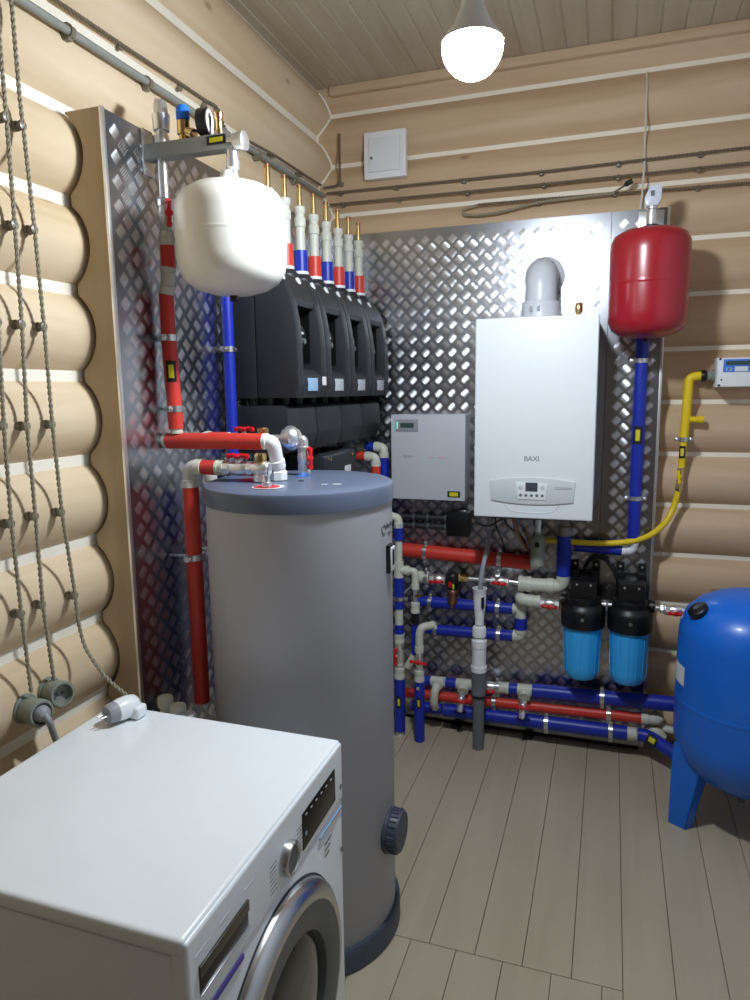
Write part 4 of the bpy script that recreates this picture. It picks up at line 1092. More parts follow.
MB().lathe([(0.024, -0.040), (0.0275, -0.046), (0.0275, -0.058), (0.024, -0.062), (0.024, -0.10), (0.018, -0.112), (0.010, -0.118), (0.010, -0.132), (0, -0.134)], pr, (0, 0, 1), 22).build('filter_bowl', M_COPPER, rv)
MB().lathe([(0.010, 0), (0.010, 0.03), (0, 0.032)], pr + V((0.03, 0, 0.012)), (0, 0, 1), 12).build('gauge_plug', M_BRASS, rv)
na, nb2 = V((-0.6430, -0.0850, 0.7730)), V((-0.5770, -0.0850, 0.7730))
MB().lathe([(0.014, 0), (0.019, 0.002), (0.019, 0.018), (0.014, 0.02), (0.014, 0.028), (0.017, 0.03), (0.017, 0.044), (0.012, 0.046)], na, (1, 0, 0), 8).build('union_nut', M_BRASS, w1)
MB().tube([na + V((0.03, 0, 0)), V((-0.4800, -0.0850, 0.7730))], 0.0095, n=12).build('steel_nipple', M_STEEL, w1)
MB().lathe([(0.011, -0.008), (0.0145, -0.006), (0.0145, 0.006), (0.011, 0.008)], (-0.5220, -0.0850, 0.7730), (1, 0, 0), 6).build('union_nut', M_STEEL, w1)
ball_valve(w1, (-0.4530, -0.0850, 0.7730), (1, 0, 0), 0.085, 0.019, (0, -1, -0.1), (1, 0, -0.05), hl=0.027, stem=0.012)
vn = V((-0.3720, -0.0850, 0.7700))
MB().tube([V((-0.4170, -0.0850, 0.7740)), vn + V((0.02, 0, 0))], 0.0105, n=12).build('steel_nipple', M_STEEL, w1)
clamp(w1, (-0.4620, -0.0850, 0.7910), (1, 0, 0), 0.018, (0, 0.083, 0))
coupling(w1, vn + V((0.032, 0, -0.001)), (1, 0, 0), 0.058, 0.036)
pe = V((-0.1750, -0.0850, 0.7830)); 
MB().tube([vn + V((0.05, 0, -0.001)), (pe.x, yw, vn.z - 0.001), (pe.x, yw, vn.z + 0.06)], 0.030, n=22, fillet=0.045).build('elbow', M_PPR, w1)
MB().lathe([(0.030, 0), (0.034, 0.001), (0.034, 0.03), (0.030, 0.032)], (pe.x - 0.07, yw, vn.z - 0.001), (1, 0, 0), 24).build('coupling', M_PPR, w1)
sleeve(w1, [(pe.x, yw, vn.z + 0.05), (pe.x, yw, 1.0)], 0.031, M_BLUE)
MB().lathe([(0.026, 0), (0.028, 0.002), (0.028, 0.04), (0.018, 0.044), (0.018, 0.115)], (pe.x, yw, 1.0), n=20).build('coupling', mat('brown_grey_plastic', rgb(150, 140, 128), 0.5, var=0.05), w1)  # brownish grey joint up into the boiler, darker than the other couplings

# U of two blue rows with the grey elbow that feeds the first filter
yu = -0.065
u1 = T('water_pipe', 'two blue rows joined in a U with grey elbows leading to the first filter', 'pipe', (-0.55, yu, 0.5))
za_l, za_r = V((-0.8460, -0.0650, 0.6380)), V((-0.3810, -0.0650, 0.6410))
sleeve(u1, [za_l, on(za_l, za_r, 0.12)], 0.024, M_BLUE)
sleeve(u1, [on(za_l, za_r, 0.14), on(za_l, za_r, 0.81)], 0.027, M_BLUE)
sleeve(u1, [on(za_l, za_r, 0.83), on(za_l, za_r, 0.97)], 0.026, M_BLUE)
clamp(u1, on(za_l, za_r, 0.13), (1, 0, -0.05), 0.026, (0, 0.063, 0))
clamp(u1, on(za_l, za_r, 0.82), (1, 0, -0.05), 0.027, (0, 0.063, 0))
zb_l, zb_r = V((-0.8060, -0.0650, 0.5020)), V((-0.3780, -0.0650, 0.5120))
sleeve(u1, [zb_l, on(zb_l, zb_r, 0.10)], 0.022, M_BLUE)
sleeve(u1, [on(zb_l, zb_r, 0.12), on(zb_l, zb_r, 0.80)], 0.026, M_BLUE)
sleeve(u1, [on(zb_l, zb_r, 0.82), on(zb_l, zb_r, 0.98)], 0.026, M_BLUE)
clamp(u1, on(zb_l, zb_r, 0.11), (1, 0, -0.05), 0.025, (0, 0.063, 0))
clamp(u1, on(zb_l, zb_r, 0.81), (1, 0, -0.05), 0.026, (0, 0.063, 0))
xu = -0.3580
tz = V((-0.3640, -0.0650, 0.6990)); 
elbow(u1, (xu - 0.035, yu, zb_r.z), (xu, yu, zb_r.z), (xu, yu, zb_r.z + 0.04), 0.024)
sleeve(u1, [(xu, yu, zb_r.z + 0.036), (xu, yu, za_r.z - 0.038)], 0.0285, M_BLUE)
tee(u1, (xu, yu, za_r.z + 0.0), (0, 0, 1), 0.09, 0.0245, (-1, 0, 0), 0.045)
tf = V((-0.3630, -0.1100, 0.7030))
MB().tube([(xu, yu, za_r.z + 0.03), (xu, yu - 0.0, tf.z), (xu, -0.11, tf.z), (xu + 0.05, -0.11, tf.z - 0.004)], 0.0265, n=20, fillet=0.035).build('elbow', M_PPR, u1)
coupling(u1, (xu + 0.065, -0.11, tf.z - 0.005), (1, 0, 0), 0.05, 0.029)
v1 = V((xu + 0.13, -0.115, tf.z - 0.008))
ball_valve(u1, v1, (1, 0, 0), 0.085, 0.020, (0, -1, -0.15), (1, 0, -0.03), hl=0.028, stem=0.012)

# ================================================================== TWO BLUE WATER FILTERS
FY = -0.135
def water_filter(x, top, label):
    f = T('water_filter', label, 'water filter', (x, FY, 0.37), 'twin water filters on the back wall')
    MB().lathe([(0.0, 0.0), (0.030, 0.001), (0.058, 0.010), (0.070, 0.030), (0.073, 0.055), (0.080, 0.235), (0.081, 0.30)], (x, FY, 0.376), n=44).build('cup', M_CUP, f)
    cup_r = MB()
    for i in range(14):
        t = 2 * PI * i / 14 + 0.2
        d = V((math.cos(t), math.sin(t), 0))
        cup_r.tube([V((x, FY, 0.415)) + d * 0.0725, V((x, FY, 0.61)) + d * 0.0800], 0.0022, n=6)
    cup_r.build('rib', M_CUP, f)
    MB().lathe([(0.080, 0.0), (0.091, 0.003), (0.093, 0.03), (0.093, 0.075), (0.088, 0.084), (0.080, 0.10), (0.073, 0.105), (0.073, 0.125), (0.064, 0.13), (0, 0.132)], (x, FY, 0.617), n=44).build('head', M_BLACKD, f)
    MB().box((x - 0.055, FY - 0.045, 0.735), (x + 0.055, -0.012, 0.825), 0.008).build('head_block', M_BLACKD, f)
    for s in (-1, 1):
        MB().lathe([(0.024, 0), (0.026, 0.003), (0.026, 0.025)], (x + s * 0.070, FY, 0.725), (s, 0, 0), 20).build('port', M_BLACKD, f)
    br = MB().box((x - 0.062, -0.014, 0.72), (x + 0.062, -0.001, 0.835), 0.002)
    for s in (-1, 1):
        br.box((x + s * 0.045 - 0.017, -0.014, 0.80), (x + s * 0.045 + 0.017, -0.001, 0.878), 0.003)
        br.box((x + s * 0.045 - 0.017, -0.07, 0.815), (x + s * 0.045 + 0.017, -0.002, 0.845), 0.003)
    br = br.build('bracket', M_BLACKD, f)
    for s in (-1, 1):
        MB().lathe([(0.006, 0), (0.006, 0.003), (0, 0.004)], (x + s * 0.045, -0.014, 0.862), (0, -1, 0), 6).build('screw', M_STEEL, br)
        MB().lathe([(0.005, 0), (0.005, 0.003), (0, 0.004)], (x + s * 0.028, FY - 0.045, 0.81), (0, -1, 0), 6).build('screw', M_STEEL, br)
    MB().lathe([(0.008, 0), (0.008, 0.006), (0.004, 0.008), (0, 0.009)], (x + 0.0, FY - 0.092, 0.668), (0, -1, 0), 12).build('bleed_screw', M_DGREY, f)
    return f
water_filter(-0.084, 0.86, 'blue-cupped water filter on the left, beside the grey elbow and red valve')
wf = water_filter(0.108, 0.86, 'blue-cupped water filter on the right, next to the blue pressure tank')
MB().box((0.108 - 0.0775, FY - 0.012, 0.46), (0.108 - 0.0740, FY + 0.012, 0.60), 0.0005).build('sticker', M_WHITELAB, wf)
cn = T('filter_connector', 'short steel nipple with a small tap between the two blue filters', 'fitting', (0.012, FY, 0.72))
MB().lathe([(0.009, -0.0205), (0.009, 0.0205)], (0.012, FY - 0.020, 0.725), (1, 0, 0), 12).lathe([(0.012, -0.006), (0.0135, 0), (0.012, 0.006)], (0.012, FY - 0.020, 0.725), (1, 0, 0), 6).lathe([(0.004, -0.022), (0.004, 0.018)], (0.012, FY - 0.034, 0.725), (0, 0, 1), 8).build('nipple', M_STEEL, cn)
wc = T('cable', 'black looped cable arching between the two filter heads', 'cable', (0.0, -0.05, 0.75))
MB().tube([(-0.0780, -0.0300, 0.7550), (-0.0900, -0.0300, 0.8460), (-0.0580, -0.0300, 0.8990), (-0.0030, -0.0300, 0.8980), (0.0320, -0.0300, 0.8500), (0.0600, -0.0300, 0.7890)], 0.008, n=10, fillet=0.06).build('cable_sheath', M_RUBBER, wc)
o1 = T('water_pipe', 'short steel outlet with a red valve from the right filter to the blue tank', 'pipe', (0.26, -0.14, 0.7))
p1 = V((0.200, -0.14, 0.722))
MB().tube([p1, p1 + V((0.03, 0, 0))], 0.012, n=12).build('steel_nipple', M_STEEL, o1)
nut(o1, p1 + V((0.035, 0, 0)), (1, 0, 0), 0.024, 0.02)
ball_valve(o1, p1 + V((0.085, 0, -0.004)), (1, 0, 0), 0.085, 0.020, (0, -1, -0.15), (1, 0, 0), hl=0.026, stem=0.012)
coupling(o1, p1 + V((0.155, 0, -0.005)), (1, 0, 0), 0.05, 0.024)
sleeve(o1, [p1 + V((0.17, 0, -0.005)), p1 + V((0.45, 0, -0.005))], 0.022, M_BLUE)

# ================================================================== WHITE DRAIN
DX, DY = -0.526, -0.193
dn = T('drain_pipe', 'white condensate funnel and trap over a grey drain pipe standing on the floor', 'drain', (DX, DY, 0))
zf = 0.7640; zn = 0.6070; zc = 0.5600; zt = 0.5170; zg = 0.3800; zh2 = 0.2740
fu = MB().lathe([(0.020, zn - 0.01), (0.020, zn + 0.02), (0.026, zn + 0.07), (0.029, zf - 0.04), (0.030, zf - 0.006), (0.033, zf - 0.002), (0.033, zf), (0.028, zf), (0.024, zf - 0.04), (0, zf - 0.06)], (DX, DY, 0), n=30).build('funnel', M_WHITEPP, dn)
MB().box((DX + 0.012, DY - 0.0315, zf - 0.085), (DX + 0.024, DY - 0.018, zf - 0.035), 0.0006).build('tag', M_TAG, fu)
MB().lathe([(0.022, zc - 0.02), (0.031, zc - 0.018), (0.031, zc + 0.016), (0.028, zc + 0.026), (0.020, zc + 0.03)], (DX, DY, 0), n=30).build('collar', M_WHITEPP, dn)
MB().lathe([(0.026, zg - 0.004), (0.036, zg - 0.003), (0.036, zg + 0.022), (0.0315, zg + 0.0225), (0.0315, zt - 0.026), (0.0345, zt - 0.0255), (0.0345, zt + 0.006), (0.030, zt + 0.0065), (0.022, zt + 0.020)], (DX, DY, 0), n=30).build('trap', M_WHITEPP, dn)
MB().lathe([(0.026, 0.0), (0.026, zh2)], (DX, DY, 0), n=26).build('floor_pipe', M_GREYPP, dn)
MB().lathe([(0.027, zh2 - 0.012), (0.032, zh2 - 0.01), (0.032, zh2 + 0.02), (0.030, zh2 + 0.024), (0.034, zh2 + 0.05), (0.034, zg - 0.006)], (DX, DY, 0), n=26).build('socket', M_GREYPP, dn)
MB().lathe([(0.0265, -0.006), (0.029, -0.005), (0.029, 0.005), (0.0265, 0.006)], (DX, DY, zh2 - 0.02), n=24).build('clip', M_RUBBER, dn)
hs = T('drain_hose', 'thin grey hose hanging into the white drain funnel', 'hose', (DX, DY, zf - 0.03))
MB().tube([(DX, DY, zf - 0.03), (DX + 0.004, DY, zf + 0.04), (-0.5130, -0.1700, 0.8790), (-0.5080, -0.1200, 0.9220), (-0.5080, -0.0700, 0.9580), (-0.5070, -0.0500, 1.0010)], 0.0105, n=12, fillet=0.05).build('hose_wall', M_HOSE, hs)

# ================================================================== TWO STANDPIPES BESIDE THE HEATER
sa = T('standpipe', 'left blue and grey standpipe with a red-handled valve rising from the floor beside the heater', 'pipe', (-0.905, -0.182, 0))
AX, AYY = -0.905, -0.182
Zs = {k: v for k, v in [(517, 1.0660), (523, 1.0380), (539, 0.9630), (540, 0.9590), (561, 0.8590), (563, 0.8500), (570, 0.8170), (577, 0.7830), (578, 0.7780), (594, 0.7020), (598, 0.6820), (606, 0.6440), (607, 0.6390), (608, 0.6340), (617, 0.5900), (624, 0.5560), (625, 0.5510), (633, 0.5120), (634, 0.5070), (643, 0.4630), (651, 0.4240), (652, 0.4190), (658, 0.3890), (666, 0.3490), (667, 0.3440), (668, 0.3390), (678, 0.2890), (700, 0.1790)]}
elbow(sa, (AX - 0.05, AYY, Zs[517]), (AX, AYY, Zs[517]), (AX, AYY, Zs[517] - 0.05), 0.019)
sleeve(sa, [(AX, AYY, Zs[523]), (AX, AYY, Zs[540])], 0.022, M_BLUE)
MB().lathe([(0.017, Zs[563]), (0.017, Zs[539])], (AX, AYY, 0), n=18).build('plain_pipe', M_PPR, sa)
tee(sa, (AX, AYY, Zs[570]), (0, 0, 1), Zs[561] - Zs[578], 0.023, (1, 0, 0), 0.05)
sleeve(sa, [(AX, AYY, Zs[577]), (AX, AYY, Zs[598] + 0.004)], 0.024, M_BLUE)
sleeve(sa, [(AX, AYY, Zs[598] - 0.004), (AX, AYY, Zs[608])], 0.0235, M_BLUE)
clamp(sa, (AX, AYY, Zs[598]), (0, 0, 1), 0.023, (0, 0.18, 0))
MB().lathe([(0.019, Zs[625]), (0.019, Zs[607])], (AX, AYY, 0), n=18).build('plain_pipe', M_PPR, sa)
sleeve(sa, [(AX, AYY, Zs[624]), (AX, AYY, Zs[634])], 0.0225, M_BLUE)
coupling(sa, (AX, AYY, (Zs[633] + Zs[643]) / 2), (0, 0, 1), Zs[633] - Zs[643], 0.0235)
ball_valve(sa, (AX, AYY, (Zs[643] + Zs[668]) / 2), (0, 0, 1), Zs[643] - Zs[668], 0.019, (-0.5, -0.85, 0), (0, 0, 1), hl=0.034, stem=0.010)
coupling(sa, (AX, AYY, (Zs[667] + Zs[678]) / 2), (0, 0, 1), Zs[667] - Zs[678], 0.0255)
sleeve(sa, [(AX, AYY, Zs[678]), (AX, AYY, 0.026)], 0.026, M_BLUE)
MB().lathe([(0.019, 0.0), (0.019, 0.03)], (AX, AYY, 0), n=18).build('plain_pipe', M_PPR, sa)
pipe_tag(sa, (AX, AYY, Zs[700]), (0, 0, 1), (0.1, -1, 0), 0.026, 0.055, 0.022)
# grey loop and thin steel line between the two
MB().tube([(AX + 0.045, AYY, Zs[570]), (AX + 0.078, AYY, Zs[570]), (AX + 0.078, AYY, Zs[570] - 0.075)], 0.0165, n=18, fillet=0.03).lathe([(0.0165, 0), (0.019, 0.001), (0.019, 0.024), (0.0165, 0.025)], (AX + 0.078, AYY, Zs[570] - 0.085), n=18).build('elbow', M_PPR, sa)
MB().lathe([(0.010, 0), (0.010, 0.09), (0.0125, 0.091), (0.0125, 0.105)], (AX + 0.078, AYY, Zs[570] - 0.185), n=14).build('steel_nipple', M_STEEL, sa)
coupling(sa, (AX + 0.078, AYY, Zs[606]), (0, 0, 1), 0.05, 0.021)
MB().lathe([(0.008, 0), (0.009, 0.014), (0.006, 0.03), (0, 0.032)], (AX + 0.085, AYY - 0.01, Zs[594]), (0.9, -0.4, 0.3), 10).build('tap', M_COPPER, sa)
MB().lathe([(0.018, -0.022), (0.018, 0.022)], (AX + 0.078, AYY, Zs[617]), n=14).build('union_nut', M_BLACKD, sa)
sleeve(sa, [(AX + 0.078, AYY, Zs[624]), (AX + 0.078, AYY, Zs[652])], 0.020, M_BLUE)
MB().tube([(AX + 0.076, AYY, Zs[651]), (AX + 0.060, AYY, Zs[658]), (AX + 0.040, AYY, Zs[666])], 0.0165, n=16, fillet=0.02).build('elbow', M_PPR, sa)

sb = T('standpipe', 'right blue standpipe with red butterfly valve and grey elbow rising from the floor', 'pipe', (-0.802, -0.205, 0))
BX_, BY_ = -0.802, -0.205
Zb = {k: v for k, v in [(627, 0.5590), (634, 0.5260), (650, 0.4480), (651, 0.4430), (652, 0.4380), (670, 0.3510), (671, 0.3460), (681, 0.2970), (686, 0.2720), (701, 0.1980)]}
MB().tube([(BX_ + 0.055, BY_ + 0.05, Zb[627]), (BX_ + 0.010, BY_, Zb[627]), (BX_, BY_, Zb[634]), (BX_, BY_, Zb[650])], 0.0185, n=18, fillet=0.03).lathe([(0.0185, 0), (0.0215, 0.001), (0.0215, 0.03), (0.0185, 0.031)], (BX_, BY_, Zb[652]), n=20).build('elbow', M_PPR, sb)
ball_valve(sb, (BX_, BY_, (Zb[651] + Zb[671]) / 2), (0, 0, 1), Zb[651] - Zb[671], 0.015, (0.05, -1, 0.1), (1, 0, -0.05), hl=0.034, stem=0.012)
coupling(sb, (BX_, BY_, (Zb[670] + Zb[681]) / 2), (0, 0, 1), Zb[670] - Zb[681], 0.0235)
sleeve(sb, [(BX_, BY_, Zb[681]), (BX_, BY_, 0.002)], 0.0245, M_BLUE)
MB().lathe([(0.007, 0), (0.008, 0.006), (0, 0.01)], (BX_, BY_ - 0.0245, Zb[686]), (0, -1, 0), 10).build('screw', M_STEEL, sb)
pipe_tag(sb, (BX_, BY_, Zb[701]), (0, 0, 1), (0.1, -1, 0), 0.0245, 0.05, 0.020)

# ================================================================== THREE LONG RUNS NEAR THE FLOOR
yt = -0.075
ta, tb = V((-0.8340, -0.0750, 0.2440)), V((0.4080, -0.0750, 0.2810))
def rx(a, b, px_t):
    return V(a).lerp(V(b), px_t)
tp_ = T('water_pipe', 'upper blue run near the floor with grey tees and red-handled drain valves', 'pipe', (-0.2, yt, 0.2))
TD = (tb - ta)
def seg(p, a, b, t0, t1, r, m, name='sleeve'):
    return MB().tube([rx(a, b, t0), rx(a, b, t1)], r, n=18).build(name, m, p)
# fractions along the run, left to right
seg(tp_, ta, tb, 0.0, 0.05, 0.024, M_BLUE)
tee(tp_, rx(ta, tb, 0.075), TD, 0.075, 0.0255, (0, -1, -0.2), 0.035)
seg(tp_, ta, tb, 0.095, 0.145, 0.0255, M_BLUE)
tee(tp_, rx(ta, tb, 0.175), TD, 0.075, 0.0255, (0.02, -0.9, -0.45), 0.045)
ball_valve(tp_, rx(ta, tb, 0.268), TD, 0.115, 0.022, (0, -1, -0.35), (1, 0, 0), hl=0.028, stem=0.012)
seg(tp_, ta, tb, 0.19, 0.25, 0.020, M_PPR, 'plain_pipe')
coupling(tp_, rx(ta, tb, 0.325), TD, 0.055, 0.028)
seg(tp_, ta, tb, 0.345, 0.378, 0.028, M_BLUE)
tee(tp_, rx(ta, tb, 0.405), TD, 0.078, 0.0275, (0.02, -0.9, -0.45), 0.045)
seg(tp_, ta, tb, 0.432, 0.672, 0.033, M_BLUE)
seg(tp_, ta, tb, 0.684, 1.0, 0.033, M_BLUE)
clamp(tp_, rx(ta, tb, 0.303), TD, 0.026, (0, 0.072, 0))
clamp(tp_, rx(ta, tb, 0.678), TD, 0.031, (0, 0.072, 0))
def drain_valve(p, base, lab=None):
    base = V(base)
    d = V((-0.05, -0.35, -0.93)).normalized()
    ball_valve(p, base + d * 0.042, d, 0.065, 0.0145, (0, -0.9, 0.36), (1, 0, 0.0), hl=0.022, stem=0.008)
    MB().lathe([(0.013, 0), (0.016, 0.002), (0.016, 0.014), (0.010, 0.02)], base + d * 0.072, d, 8).build('hose_tail', M_STEEL, p)
drain_valve(tp_, rx(ta, tb, 0.175) + V((0, -0.045, -0.02)))
drain_valve(tp_, rx(ta, tb, 0.405) + V((0, -0.045, -0.02)))
MB().tube([rx(ta, tb, 0.075) + V((0, -0.03, -0.004)), rx(ta, tb, 0.075) + V((-0.004, -0.062, -0.02)), rx(ta, tb, 0.075) + V((-0.010, -0.062, -0.085)), rx(ta, tb, 0.075) + V((-0.010, -0.03, -0.118))], 0.0195, n=18, fillet=0.03).build('elbow', M_PPR, tp_)

rl = T('heating_pipe', 'thin red run between the two blue runs near the floor', 'pipe', (-0.3, -0.07, 0.15))
la, lb = V((-0.9170, -0.0700, 0.1690)), V((0.1750, -0.0700, 0.1920))
seg(rl, la, lb, 0.0, 0.40, 0.0235, M_RED)
seg(rl, la, lb, 0.41, 0.87, 0.0235, M_RED)
seg(rl, la, lb, 0.88, 1.0, 0.0235, M_RED)
clamp(rl, rx(la, lb, 0.405), lb - la, 0.023, (0, 0.067, 0))
clamp(rl, rx(la, lb, 0.875), lb - la, 0.023, (0, 0.067, 0))
q = lb + V((0.0, 0, 0))
MB().lathe([(0.0235, 0), (0.026, 0.001), (0.026, 0.03), (0.022, 0.032)], q, (1, 0, 0), 22).tube([q + V((0.025, 0, 0)), q + V((0.075, 0, 0)), q + V((0.075, 0.10, 0))], 0.022, n=18, fillet=0.03).build('elbow', M_PPR, rl)
tk = T('pipe_elbow', 'pair of grey elbows behind the black tag beside the blue tank', 'fitting', (0.2570, -0.0600, 0.1200))
MB().tube([(0.2070, -0.0500, 0.1350), (0.2430, -0.0700, 0.1410), (0.2690, -0.0700, 0.1120)], 0.020, n=16, fillet=0.02).build('elbow', M_PPR, tk)
MB().tube([(0.2610, -0.0400, 0.1430), (0.3180, -0.0500, 0.1430)], 0.017, n=16).build('elbow', M_PPR, tk)

lo_ = T('water_pipe', 'lowest blue run along the floor ending at the blue pressure tank', 'pipe', (-0.2, -0.08, 0.08))
ca, cb2 = V((-0.8740, -0.0800, 0.1090)), V((0.1940, -0.0800, 0.1180))
seg(lo_, ca, cb2, 0.0, 0.14, 0.026, M_BLUE)
seg(lo_, ca, cb2, 0.15, 0.595, 0.031, M_BLUE)
seg(lo_, ca, cb2, 0.61, 0.86, 0.032, M_BLUE)
seg(lo_, ca, cb2, 0.87, 0.93, 0.032, M_BLUE)
seg(lo_, ca, cb2, 0.925, 0.97, 0.029, M_PPR, 'coupling')
clamp(lo_, rx(ca, cb2, 0.602), cb2 - ca, 0.031, (0, 0.077, 0))
clamp(lo_, rx(ca, cb2, 0.865), cb2 - ca, 0.031, (0, 0.077, 0))
MB().tube([rx(ca, cb2, 0.965), rx(ca, cb2, 1.01), (0.3000, -0.1600, 0.0990), (0.3730, -0.2200, 0.0800)], 0.029, n=18, fillet=0.03).build('sleeve', M_BLUE, lo_)
m_ = V((0.2200, -0.1300, 0.1210)); dd = V((0.3000, -0.1600, 0.0990)) - rx(ca, cb2, 1.01)
pipe_tag(lo_, on(rx(ca, cb2, 1.01), (0.3000, -0.1600, 0.0990), 0.25), dd, (-0.3, -0.9, 0.3), 0.0295, 0.05, 0.045)

# ================================================================== BLUE PRESSURE TANK
TC = (0.518, -0.46)
pt = T('pressure_tank', 'large blue upright pressure tank on plate legs at the right edge', 'pressure tank', (TC[0], TC[1], 0))
MB().lathe([(0, 0.150), (0.05, 0.152), (0.12, 0.172), (0.19, 0.218), (0.232, 0.275), (0.248, 0.335), (0.250, 0.36), (0.250, 0.484), (0.250, 0.488), (0.2510, 0.490), (0.2510, 0.500), (0.250, 0.502), (0.250, 0.506), (0.250, 0.73), (0.246, 0.770), (0.228, 0.818), (0.19, 0.858), (0.13, 0.889), (0.06, 0.905), (0, 0.908)], (TC[0], TC[1], 0), n=80).build('shell', M_BTANK, pt)
for turn in (0, 120, 240):
    RZ = Matrix.Rotation(math.radians(turn), 3, 'Z')
    o_ = V((TC[0], TC[1], 0)); foot = V((0.302, -0.552, 0)) - o_
    nrm = V((math.cos(math.radians(238)), math.sin(math.radians(238)), 0)); sd = V((-nrm.y, nrm.x, 0))
    def L3(s, z, d):
        return o_ + RZ @ (foot + sd * s + nrm * d + V((0, 0, z)))
    mb = MB()
    for poly in ([(-0.046, 0.0), (0.020, 0.0), (0.062, 0.235), (0.070, 0.33), (-0.040, 0.33), (-0.046, 0.24)],):
        n_ = len(poly)
        vs = [L3(s, z, 0.0) for s, z in poly] + [L3(s, z, -0.005) for s, z in poly]
        mb.add(vs, [tuple(range(n_)), tuple(range(2 * n_ - 1, n_ - 1, -1))] + [(i, i + n_, (i + 1) % n_ + n_, (i + 1) % n_) for i in range(n_)])
    # folded flange along the right edge
    q = [L3(0.020, 0, 0), L3(0.062, 0.235, 0), L3(0.068, 0.235, -0.06), L3(0.028, 0, -0.035)]
    w = RZ @ (sd * -0.005)
    mb.add(q + [p + w for p in q], [(0, 1, 2, 3), (7, 6, 5, 4), (0, 4, 5, 1), (1, 5, 6, 2), (2, 6, 7, 3), (3, 7, 4, 0)])
    mb.build('leg', M_BTANK, pt, smooth=False)
k0 = V((0.3580, -0.5600, 0.8870))
dn_ = (k0 - V((TC[0], TC[1], 0.62))).normalized()
kk = V((TC[0], TC[1], 0)) + V((-0.198, -0.08, 0.848))
MB().lathe([(0.036, -0.014), (0.036, 0.006), (0.031, 0.010), (0, 0.012)], kk, V((-0.55, -0.25, 0.80)), 26).build('gauge_plug', M_BLACKD, pt)
MB().lathe([(0.010, 0.011), (0.009, 0.015), (0, 0.016)], kk, V((-0.55, -0.25, 0.80)), 12).build('screw', M_DGREY, pt)
MB().lathe([(0.03, 0), (0.03, 0.02), (0.022, 0.024), (0.022, 0.06), (0.026, 0.062), (0.026, 0.09)], (TC[0] + 0.02, TC[1], 0.902), n=20).build('top_fitting', M_STEEL, pt)
MB().lathe([(0.02, 0), (0.02, 0.04), (0.012, 0.045), (0.012, 0.06)], (TC[0], TC[1], 0.153), (0, 0, -1), 16).build('drain_plug', M_DGREY, pt)
sticker = MB(); vs = []; fs = []
for i in range(7):
    t = math.radians(181 + i * 3.6)
    for z in (0.560, 0.632):
        vs.append((TC[0] + 0.2512 * math.cos(t), TC[1] + 0.2512 * math.sin(t), z - 0.0))
for i in range(6):
    fs.append((2 * i, 2 * i + 2, 2 * i + 3, 2 * i + 1))
sticker.add(vs, fs).build('sticker', M_WHITELAB, pt)

# ================================================================== RETRO TWISTED CABLES, KNOBS, SOCKETS
def twisted(pts, r, m, name, parent, pitch=0.030, fillet=0.04):
    """two strands wound round a path"""
    P = [V(p) for p in pts]
    Q = [P[0]]
    for k in range(1, len(P) - 1):
        a = P[k - 1] - P[k]; b = P[k + 1] - P[k]
        fl = min(fillet, a.length * 0.45, b.length * 0.45)
        p0 = P[k] + a.normalized() * fl; p1 = P[k] + b.normalized() * fl
        for s in range(5):
            t = s / 4
            Q.append(p0 * (1 - t) ** 2 + P[k] * 2 * t * (1 - t) + p1 * t * t)
    Q.append(P[-1])
    D = [0]
    for a, b in zip(Q, Q[1:]):
        D.append(D[-1] + (b - a).length)
    mb = MB()
    n = max(8, int(D[-1] / pitch * 8))
    for ph in (0, PI):
        out = []; j = 0
        for i in range(n + 1):
            d = D[-1] * i / n
            while j < len(D) - 2 and D[j + 1] < d:
                j += 1
            t = (d - D[j]) / max(1e-9, D[j + 1] - D[j])
            p = Q[j].lerp(Q[j + 1], t)
            tg = (Q[j + 1] - Q[j]).normalized()
            u, v, _ = frame_for(tg)
            an = 2 * PI * d / pitch + ph
            out.append(p + (u * math.cos(an) + v * math.sin(an)) * r * 0.85)
        mb.tube(out, r, n=6)
    return mb.build(name, m, parent)

def knob(parent, p, wall, L=0.026):
    w = V(wall).normalized()
    return MB().lathe([(0.010, 0), (0.0115, 0.003), (0.0115, 0.010), (0.0075, 0.013), (0.0075, 0.018), (0.0115, 0.021), (0.0105, 0.027), (0.004, 0.029), (0, 0.029)], V(p) + w * L, -w, 14).build('knob', M_CERAM, parent)

CX = -1.300
cords = [
    ('twisted grey cord on ceramic knobs nearest the tread plate, ending in the white plug',
     [(-1.82, 2.95), (-1.8215, 2.62), (-1.8215, 2.30), (-1.8185, 2.248), (-1.810, 2.02), (-1.806, 1.80), (-1.806, 1.566), (-1.799, 1.345), (-1.777, 1.122), (-1.775, 1.05)],
     [2.248, 2.022, 1.80, 1.566, 1.345, 1.122]),
    ('twisted grey cord running down to the right-hand grey socket',
     [(-1.865, 2.95), (-1.865, 2.25), (-1.868, 2.02), (-1.873, 1.80), (-1.885, 1.566), (-1.884, 1.350), (-1.886, 1.13), (-1.872, 0.93)],
     [2.25, 2.02, 1.80, 1.566, 1.350, 1.13]),
    ('twisted grey cord running down to the left-hand grey socket with the plug in it',
     [(-1.905, 2.95), (-1.925, 2.25), (-1.94, 1.80), (-1.951, 1.57), (-1.956, 1.345), (-1.952, 1.128), (-1.945, 0.93)],
     [2.25, 2.02, 1.80, 1.57, 1.345, 1.128]),
]
